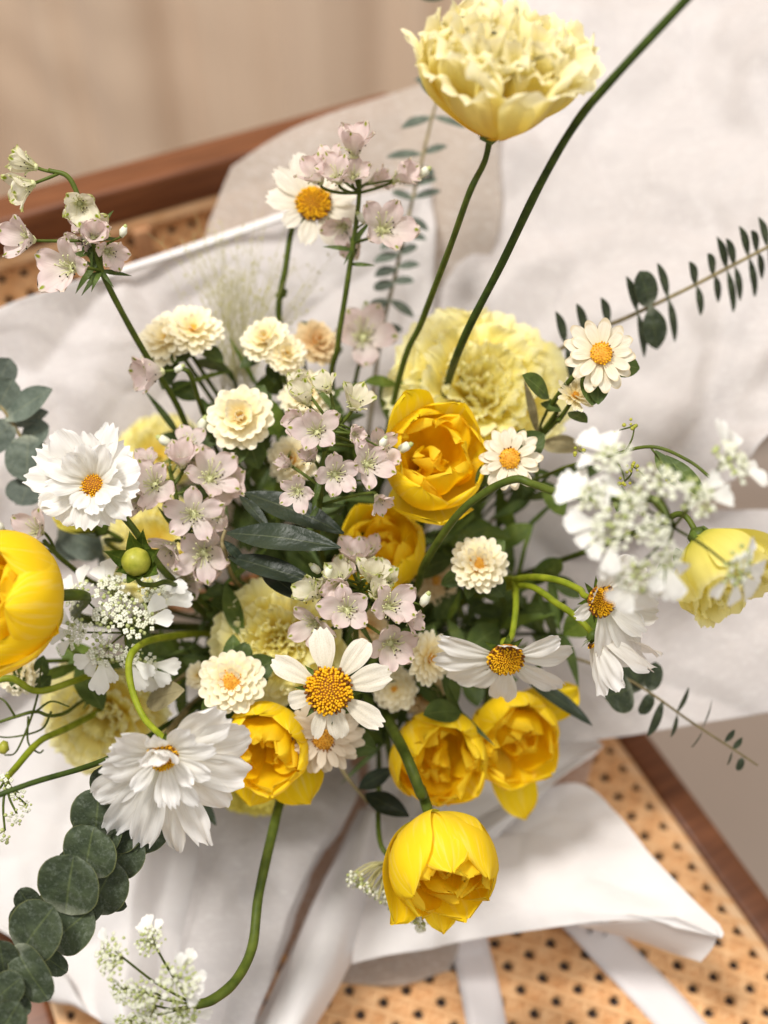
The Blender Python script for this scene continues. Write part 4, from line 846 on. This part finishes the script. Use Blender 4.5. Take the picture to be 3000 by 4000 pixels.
umbel('white lace flower on a long bowed stem low over the draped paper', (590, 3850, .475), (-.1, .1, .97), [
    (450, 3740, .01, 85, 2), (590, 3680, .014, 60, 3), (690, 3830, -.004, 84, 5), (560, 3880, .004, 72, 0), (480, 3870, .01, 55, 0), (710, 3960, .004, 70, 3), (590, 3960, .01, 84, 0), (500, 4000, .012, 60, 1)],
    [(830, 3905, .515), (920, 3830, .525), (985, 3700, .54), (1010, 3500, .555), (1060, 3270, .575), (1110, 3080, .60), (1200, 2850, .66)], 73, pet=(70, 105), nfl=60, greens=.55, hub=P(760, 3925, .51), rstem=.0022)
umbel('greenish budding lace umbel at the end of a pale stem over the left paper', (15, 3130, .52), (-.2, -.1, .95), [
    (20, 3060, 0, 40, 0), (70, 3100, 0, 34, 0), (60, 3190, 0, 38, 0), (10, 3260, 0, 40, 0), (100, 3150, .003, 26, 0), (-40, 3150, 0, 40, 1)],
    [(60, 3000, .545), (150, 2900, .56), (250, 2850, .575), (600, 2700, .66)], 74, nfl=12, greens=.6, hub=P(25, 3040, .53), smat='lime_stem', rstem=.0015)
t = umbel('half closed lace umbel seen from the side behind the drooping tulip', (1520, 3470, .575), (-.45, -.8, .3), [], [(1480, 3260, .60), (1480, 2950, .66)], 75, hub=P(1530, 3360, .59))
hb = P(1540, 3370, .59); r = random.Random(5); bf = Bag()
for i in range(46):
    f = (i % 23)/22; e = P(1365+290*f+r.uniform(-12, 12), 3425+200*f**1.1+r.uniform(-14, 14), .555+r.uniform(0, .022)+.018*(i//23))
    b = Bag(); b.tube([hb, hb.lerp(e, .5)+UP*.003+RT*r.uniform(-.002, .002), e], .0005, .00045, 4, 4); t.add('ray', b.mesh('ray'), 'straw')
    for q in range(5):
        c_ = e+Vector((r.uniform(-1, 1), r.uniform(-1, 1), r.uniform(-1, 1)))*.0018; bf.ball(c_, r.uniform(.0007, .0013), 0 if r.random() < .7 else 1)
t.add('florets', bf.mesh('florets'), ['lace_floret', 'lace_green'], kind='stuff')

# ------------------------------------------------------------------ foliage
t = Thing('eucalyptus_sprig', 'dark round leaved eucalyptus sprig hanging below the drooping double cosmos', 'foliage', BIND)
t.stem([(-80, 3990, .476), (45, 3800, .496), (130, 3700, .506), (260, 3540, .518), (370, 3370, .528), (470, 3150, .54), (640, 2880, .57), (900, 2650, .67)], .0011, .002, 'woody_stem')
for i, (cx, cy, rl, rw_, an, d, tl) in enumerate([(272, 3455, 116, 236, 82, .502, .25), (398, 3465, 112, 200, 62, .513, .5), (352, 3325, 100, 220, 80, .508, .3), (478, 3335, 95, 180, 45, .518, .5), (145, 3632, 112, 210, 55, .495, .3), (278, 3618, 108, 190, 40, .506, .5),
        (112, 3528, 66, 90, 125, .503, .3), (200, 3752, 78, 92, -35, .505, .5), (128, 3800, 128, 160, -58, .488, .3), (8, 3745, 72, 120, 100, .488, .3), (25, 3868, 80, 120, 40, .482, .4), (60, 3920, 70, 100, -30, .484, .6), (30, 3990, 90, 130, 60, .474, .3), (-20, 3960, 60, 100, 140, .476, .4),
        (380, 3175, 100, 190, 85, .513, .3), (345, 3245, 72, 110, 110, .514, .4), (478, 3225, 108, 190, 40, .519, .5), (565, 3240, 96, 170, 20, .525, .6), (430, 3070, 84, 150, 110, .524, .3), (555, 3130, 90, 160, 30, .53, .5), (120, 3690, 60, 60, 170, .5, .4), (440, 3520, 60, 70, -20, .52, .6), (215, 3540, 70, 120, 100, .512, .3), (300, 3390, 90, 150, 110, .515, .4), (520, 3290, 80, 120, 10, .525, .6), (90, 3590, 60, 100, 120, .505, .4), (330, 3540, 80, 140, 10, .514, .6), (210, 3670, 70, 110, 0, .507, .6), (75, 3850, 70, 110, -80, .49, .4), (420, 3260, 85, 140, 60, .518, .4)]):
    dx, dy = math.cos(rad(an)), math.sin(rad(an)); q = S(d)*rl
    t.leaf((cx-dx*rl, cy+dy*rl, d+.004), (cx+dx*rl, cy-dy*rl, d-.004+.01*tl), rw_/(2*rl), 'round', 'eucalyptus_leaf', hint=(-.15+.5*tl*math.sin(rad(an))+.3*math.sin(i*2.3), .25-.5*tl*math.cos(rad(an))*.4+.3*math.cos(i*1.7), 1), bend=(8, 20, 32)[i % 3], cup=(10, 24, -12, 18)[i % 4], seed=i % 5, crum=.02, nu=16, nv=12)
def euc(label, stem, leaves, mat='blue_eucalyptus_leaf', r0=.0008):
    t = Thing('eucalyptus_sprig', label, 'foliage', BIND); t.stem(stem, r0, r0*2, 'woody_stem')
    for i, (bx, by, tx_, ty_, wd, d0, d1, hint) in enumerate(leaves):
        L = math.hypot(tx_-bx, ty_-by)
        t.leaf((bx, by, d0), (tx_, ty_, d1), max(.15, wd/L), 'round' if wd/L > .6 else 'oval', mat, hint=hint, bend=16, cup=14, seed=i % 4, crum=.012)
    return t
euc('grey green eucalyptus leaves beside the upright double cosmos', [(-60, 1500, .60), (40, 1640, .60), (110, 1760, .605), (200, 1950, .615), (420, 2150, .65), (900, 2400, .72)], [
    (-20, 1520, 40, 1400, 110, .60, .60, (.3, .2, .9)), (-10, 1600, 50, 1480, 120, .60, .595, (.2, 0, 1)), (20, 1640, 205, 1520, 110, .60, .59, (-.1, .3, .9)), (40, 1660, 190, 1610, 90, .605, .605, (0, .5, .8)), (50, 1650, -60, 1760, 120, .60, .60, (0, 0, 1)), (90, 1730, 190, 1660, 100, .605, .60, (.3, .4, .9)),
    (110, 1700, 105, 1880, 170, .60, .60, (.2, .1, 1)), (120, 1870, 80, 1975, 150, .605, .60, (0, .3, 1)), (190, 1880, 60, 1970, 90, .61, .605, (0, .2, 1)), (260, 1900, 330, 1720, 110, .625, .62, (0, .3, .9)), (230, 2060, 400, 2170, 130, .63, .63, (0, 0, 1)), (300, 2080, 250, 2190, 120, .64, .635, (0, 0, 1)), (420, 2130, 480, 2260, 110, .64, .63, (0, 0, 1))])
lv = []
for x, y in ((2210, 1345), (2290, 1310), (2380, 1270), (2490, 1220), (2540, 1195), (2610, 1165), (2720, 1115), (2790, 1075), (2840, 1055), (2870, 1040), (2925, 1005), (2960, 985), (3000, 970)):
    r = random.Random(x); a = r.uniform(100, 185); k = (0, .3, 1) if x in (2540,) else (.5, .1, .8)
    lv.append((x, y, x-.25*a, y-a*.8, 48 if x != 2540 else 95, .62, .61, k)); lv.append((x, y, x+.15*a, y+a, 46 if x != 2540 else 100, .62, .63, k))
euc('narrow leaved eucalyptus twig crossing the pale tissue sheet', [(3080, 930, .615), (2990, 970, .617), (2700, 1120, .62), (2450, 1240, .625), (2210, 1350, .635), (1950, 1600, .67)], lv, 'eucalyptus_leaf')
lv = []
for i, y in enumerate((455, 600, 660, 720, 775, 850, 915, 990, 1045, 1100, 1170, 1280)):
    x = 1690-(y-450)*.235; r = random.Random(i+5); a = r.uniform(60, 140)
    lv.append((x, y, x-a*r.uniform(.6, 1.3), y+r.uniform(-35, 70), 56, .675, .67, (0, .6, .7))); lv.append((x, y, x+a*r.uniform(.6, 1.2), y+r.uniform(-30, 70), 52, .675, .675, (0, .6, .7)))
euc('thin eucalyptus twig with paired leaves behind the tall frilled flower', [(1715, 380, .672), (1690, 450, .673), (1640, 660, .675), (1590, 870, .677), (1540, 1090, .68), (1490, 1300, .687), (1450, 1600, .71)], lv+[(1715, 380, 1640, 300, 60, .67, .67, (0, .3, 1)), (1730, 330, 1620, 310, 50, .67, .67, (0, .3, 1))])
t = Thing('eucalyptus_sprig', 'eucalyptus tip reaching in from above the tall frilled flower', 'foliage', P(1750, -160, .68)); t.stem([P(1900, -260, .66), P(1780, -140, .66), P(1720, -30, .66)], .001, .0008, 'woody_stem', tail=False)
t.leaf((1760, -40, .66), (1640, -5, .655), .5, 'oval', 'eucalyptus_leaf'); t.leaf((1760, -90, .66), (1860, -60, .655), .5, 'oval', 'eucalyptus_leaf'); t.leaf((1765, -100, .66), (1680, -150, .655), .5, 'oval', 'eucalyptus_leaf')
euc('eucalyptus twig thinning to a fine tip beyond the wilting white cosmos', [(2960, 2990, .60), (2870, 2930, .60), (2700, 2820, .60), (2530, 2700, .60), (2400, 2630, .605), (2200, 2560, .64), (1900, 2520, .70)], [
    (2470, 2690, 2360, 2720, 130, .60, .59, (0, .2, 1)), (2440, 2650, 2480, 2490, 90, .605, .605, (.7, .2, .7)), (2510, 2690, 2440, 2590, 130, .605, .60, (.1, .1, 1)), (2540, 2700, 2560, 2585, 80, .60, .60, (.4, .2, .9)), (2545, 2710, 2500, 2790, 70, .60, .60, (.5, 0, .8)), (2590, 2735, 2530, 2875, 55, .60, .595, (.7, .2, .7)),
    (2640, 2790, 2690, 2685, 40, .60, .60, (.8, .2, .6)), (2645, 2790, 2620, 2880, 45, .60, .60, (.8, .2, .6)), (2740, 2850, 2780, 2735, 14, .60, .60, (.8, 0, .5)), (2745, 2855, 2700, 2920, 20, .60, .60, (.8, 0, .5)), (2830, 2900, 2870, 2850, 28, .60, .60, (.3, 0, .8)), (2860, 2930, 2900, 2880, 26, .60, .60, (.2, 0, .8)), (2860, 2935, 2840, 2990, 16, .60, .60, (.6, 0, .8)), (2900, 2960, 2880, 3010, 34, .60, .60, (.2, 0, .8))], 'eucalyptus_leaf', .0005)
def olive(label, stem, leaves, mat='olive_leaf', r0=.0008, smat='woody_stem'):
    t = Thing('olive_sprig', label, 'foliage', BIND); t.stem(stem, r0, r0*1.8, smat)
    for i, (b, e, wd, hint) in enumerate(leaves):
        L = math.hypot(e[0]-b[0], e[1]-b[1]); t.leaf(b, e, max(.14, wd/L), 'lance', mat, hint=hint, bend=18, cup=20, seed=i, crum=.01, nu=16, nv=8)
olive('dark glossy olive leaves pointing across the heart of the bouquet', [(880, 2070, .545), (868, 2115, .545), (880, 2160, .55), (930, 2280, .60), (1100, 2400, .68)], [
    ((885, 2082, .545), (1335, 2140, .525), 108, (0, .45, .9)), ((955, 1925, .56), (1345, 2085, .55), 120, (.1, .5, .85)), ((890, 2175, .55), (1245, 2285, .53), 84, (0, .5, .85)), ((1010, 2215, .555), (1195, 2350, .54), 70, (0, .3, .95)), ((935, 1935, .55), (1055, 2070, .54), 44, (.3, .3, .9)), ((870, 2110, .545), (960, 2200, .55), 36, (0, .3, .9))])
olive('long dark pointed leaf lying over the white paper by the loose petalled tulip', [(2050, 2640, .61), (1900, 2560, .65)], [((2040, 2640, .612), (2315, 2835, .60), 70, (.2, .5, .8))])
olive('dark olive leaves on a bare twig above the drooping tulip', [(1440, 3140, .615), (1330, 2990, .625), (1330, 2850, .66)], [((1425, 3100, .615), (1600, 3190, .60), 80, (.1, .4, .9)), ((1400, 3080, .617), (1540, 3000, .61), 64, (.1, .3, .9))])
olive('dull khaki leaf curled beside the golden hearted cream mum', [(580, 2760, .57), (700, 2650, .60), (900, 2560, .66)], [((572, 2745, .57), (722, 2695, .553), 84, (-.1, .45, .85))], 'khaki_leaf')
olive('pair of narrow green leaves below the drooping double cosmos', [(760, 3110, .60), (850, 2900, .65)], [((760, 3110, .60), (845, 3225, .585), 42, (.4, .2, .9)), ((740, 3120, .60), (800, 3225, .59), 40, (.2, .2, .9)), ((720, 3180, .60), (640, 3260, .59), 60, (0, .2, .9))])
olive('khaki dried leaf beneath the branching papery daisy', [(2100, 1770, .60), (1950, 2000, .67)], [((2110, 1730, .60), (2280, 1760, .585), 90, (0, .5, .85)), ((2100, 1700, .595), (2045, 1480, .575), 10, (0, .3, .9))], 'khaki_leaf')
t = Thing('branch_leaf', 'green leaf on the thin branch carrying the papery daisy', 'foliage', BIND); t.stem([(2150, 1560, .562), (2120, 1640, .575), (2000, 1850, .66)], .0007, .0012); t.leaf((2145, 1555, .562), (2040, 1465, .55), .55, 'oval', 'mum_leaf', hint=(.2, .4, .9), bend=20)
# long bare stems leaving the picture
t = Thing('cut_flower', 'thick dark green bare stem slanting up past the tall frilled flower', 'flower', BIND)
t.stem([(2780, -110, .42), (2660, 20, .43), (2400, 300, .45), (2250, 480, .47), (2110, 720, .495), (1960, 1030, .53), (1800, 1350, .57), (1700, 1650, .64)], .0017, .0022, 'dark_stem', ridge=.07, sides=12)
t = Thing('cut_flower', 'dark green bare stem running out from behind the drooping double cosmos', 'flower', BIND)
t.stem([(-120, 3150, .49), (120, 3060, .50), (430, 2960, .53), (700, 2800, .60), (1000, 2600, .69)], .0013, .0016, 'dark_stem', ridge=.05)
t = Thing('cut_flower', 'yellow green stem bending below the large left tulip', 'flower', BIND)
t.stem([(-80, 2680, .555), (40, 2650, .555), (150, 2700, .56), (320, 2650, .575), (600, 2560, .64)], .0017, .0018, 'lime_stem')
t = Thing('wispy_foliage', 'thin feathery green foliage with a small bud beside the sagging pale bloom', 'foliage', BIND)
t.stem([(-60, 2840, .56), (60, 2800, .56), (140, 2780, .562), (240, 2790, .568), (500, 2680, .64)], .0008, .0011)
r = random.Random(8)
for q in ([(130, 2780), (150, 2700), (160, 2600)], [(130, 2780), (100, 2860), (60, 2940), (20, 2950)], [(110, 2800), (110, 2900), (150, 2940), (170, 2930)], [(60, 2800), (20, 2740), (-20, 2720)], [(140, 2780), (200, 2740), (270, 2760)], [(200, 2780), (160, 2850), (40, 2880), (-40, 2870)]):
    V, F, _ = tube_data([P(x, y, .56+r.uniform(-.006, .006)) for x, y in q], .0006, .0004, 6, 5); t.add('twig', tomesh('twig', V, F), 'green_stem')
for b, e in (((100, 2660), (60, 2590)), ((160, 2650), (170, 2560)), ((120, 2690), (30, 2640)), ((140, 2700), (200, 2640))): t.leaf((*b, .57), (*e, .565), .6, 'oval', 'mum_leaf')
b = Bag(); b.ball(P(15, 2920, .555), .0028, 0, 1.4, UP); t.add('bud', b.mesh('bud'), 'bud_skin')
# fine feathery grass
t = Thing('feather_grass', 'fine hazy plume of feathery grass behind the cream pompon mums', 'grass', BIND); r = random.Random(9)
t.stem([(935, 1700, .65), (980, 1850, .68)], .0012, .0016)
bg_ = Bag(); sd = Bag()
for i in range(120):
    a = r.gauss(0, .33); L = r.uniform(350, 760)*(1-.3*abs(a)); base = (935+r.uniform(-60, 60), 1690-r.uniform(0, 250)); d = .645+r.uniform(-.02, .02)
    e = (base[0]+math.sin(a)*L, base[1]-math.cos(a)*L); m_ = (base[0]+math.sin(a)*L*.45+r.uniform(-15, 15), base[1]-math.cos(a)*L*.55)
    bg_.tube([P(*base, .655), P(*m_, d), P(*e, d-.006)], .00022, .00009, 3, 5)
    for q in range(3):
        f = r.uniform(.5, 1); pt = P(base[0]+(e[0]-base[0])*f, base[1]+(e[1]-base[1])*f, d); e2 = pt+(RT*r.uniform(-1, 1)+UP*r.uniform(.2, 1))*.009
        bg_.tube([pt, e2], .00012, .00007, 3, 1, smooth=False)
        if r.random() < .5: sd.ball(e2, .00055, 0, 1.8, UP)
t.add('hairs', bg_.mesh('hairs'), 'straw', kind='stuff'); t.add('seeds', sd.mesh('seeds'), 'straw', kind='stuff')
# tiny budded filler twigs and leafy filler in the shaded heart
t = Thing('filler_twig', 'thin olive twig with tiny round buds among the blurred lace flower', 'foliage', BIND)
t.stem([(2790, 1880, .50), (2690, 1800, .505), (2540, 1745, .51), (2350, 1790, .53), (2150, 1850, .58), (1900, 2000, .67)], .0007, .001); r = random.Random(12)
for x, y, x2, y2 in ((2440, 1770, 2480, 1660), (2480, 1660, 2420, 1680), (2540, 1745, 2620, 1880), (2400, 1790, 2440, 1880), (2440, 1880, 2470, 1830), (2300, 1800, 2260, 1760), (2260, 1830, 2240, 1900), (2530, 1880, 2470, 1820)):
    V, F, _ = tube_data([P(x, y, .515), P((x+x2)/2+8, (y+y2)/2, .512), P(x2, y2, .51)], .0005, .0003, 5, 4); tw = t.add('twig', tomesh('twig', V, F), 'green_stem'); bb = Bag()
    for q in range(5): bb.ball(P(x2+r.uniform(-22, 22), y2+r.uniform(-22, 22), .51), r.uniform(.0006, .0012))
    t.add('buds', bb.mesh('buds'), 'bud_skin', None, tw, 'stuff')
for b, e, wd in (((2560, 1760), (2640, 1900), .4), ((2600, 1780), (2760, 1950), .3), ((2430, 1900), (2410, 2000), .5), ((2580, 2200), (2620, 2330), .6), ((2610, 2230), (2560, 2330), .6), ((2640, 2140), (2680, 2250), .5)): t.leaf((*b, .53), (*e, .525), wd, 'oval', 'mum_leaf')
names = ['left side', 'right side', 'upper rim', 'lower rim']
spots = [(1000, 1500, 'below the open cream mum'), (1250, 1500, 'between the lilac sprays'), (850, 1900, 'behind the lilac pink cluster'), (1080, 1960, 'above the dark olive leaves'), (1350, 2080, 'around the half hidden tulip'), (1600, 2450, 'beside the side turned mum'), (1820, 2050, 'below the papery daisy by the tulip'),
         (2080, 2050, 'under the knee of the curved stem'), (2050, 2380, 'below the branching lime stems'), (1750, 2420, 'under the mum by the curved stem'), (1480, 2750, 'below the single white cosmos'), (1150, 2700, 'under the single cosmos left petals'), (800, 2420, 'beside the white lace flower'), (760, 2750, 'behind the khaki leaf'), (1900, 2650, 'behind the nodding cosmos'), (1550, 1500, 'at the foot of the long bare stems'),
         (2150, 1850, 'behind the budded twig'), (650, 2650, 'under the white lace flower'), (1250, 2250, 'under the olive leaves'), (2200, 2480, 'behind the wilting cosmos'), (1500, 2900, 'beside the round tulip stem'), (900, 1450, 'between the pompon mums'),
         (780, 1560, 'left of the open cream mum'), (1100, 1700, 'right of the open cream mum'), (700, 1700, 'above the lilac pink cluster'), (950, 1850, 'below the open cream mum leaves'), (880, 2280, 'beside the olive twig'), (720, 2330, 'behind the curled bud stem'), (1000, 2380, 'above the pale ruffled bloom'), (1580, 2250, 'beside the half hidden tulip'), (1750, 2100, 'under the open tulip'), (1950, 2450, 'above the nodding cosmos'), (1420, 2650, 'right of the single cosmos disc'), (1350, 1950, 'left of the open tulip'), (2150, 2250, 'along the lime branches'), (300, 2600, 'below the white lace umbel'), (550, 2580, 'under the lace flower petals'), (1330, 1620, 'behind the pale lilac florets'), (1800, 2780, 'between the two round tulips')]
for k, (cx, cy, wh) in enumerate(spots):
    r = random.Random(300+k); d = (.655 if k < 22 else .632)+r.uniform(-.012, .02)
    t = Thing('filler_foliage', 'small dark leafy filler shoot '+wh, 'foliage', BIND, 'leafy filler shoots')
    t.stem([(cx, cy, d-.03), ((cx*2+1430)/3+r.uniform(-40, 40), (cy*2+2480)/3, d+.02)], .0009, .0014, 'dark_stem'); cv = t.curve
    for i in range(18):
        b = cv[int(i/15*(len(cv)*.55))]; a = r.uniform(0, 6.28); dr = (RT*math.cos(a)+UP*math.sin(a)-FW*r.uniform(-.2, .8)).normalized()
        L = r.uniform(.014, .030); fine = (k+i) % 2; t.leaf(b, b+dr*L*(1.25 if fine else 1), r.choice((.10, .14, .2)) if fine else r.choice((.35, .5, .62)), 'linear' if fine else 'oval', r.choice(('mum_leaf', 'mum_leaf', 'sepal')), hint=(r.uniform(-.6, .6), r.uniform(-.2, .8), .8), bend=r.choice((10, 30)), cup=18, seed=i % 3, nu=8, nv=4)
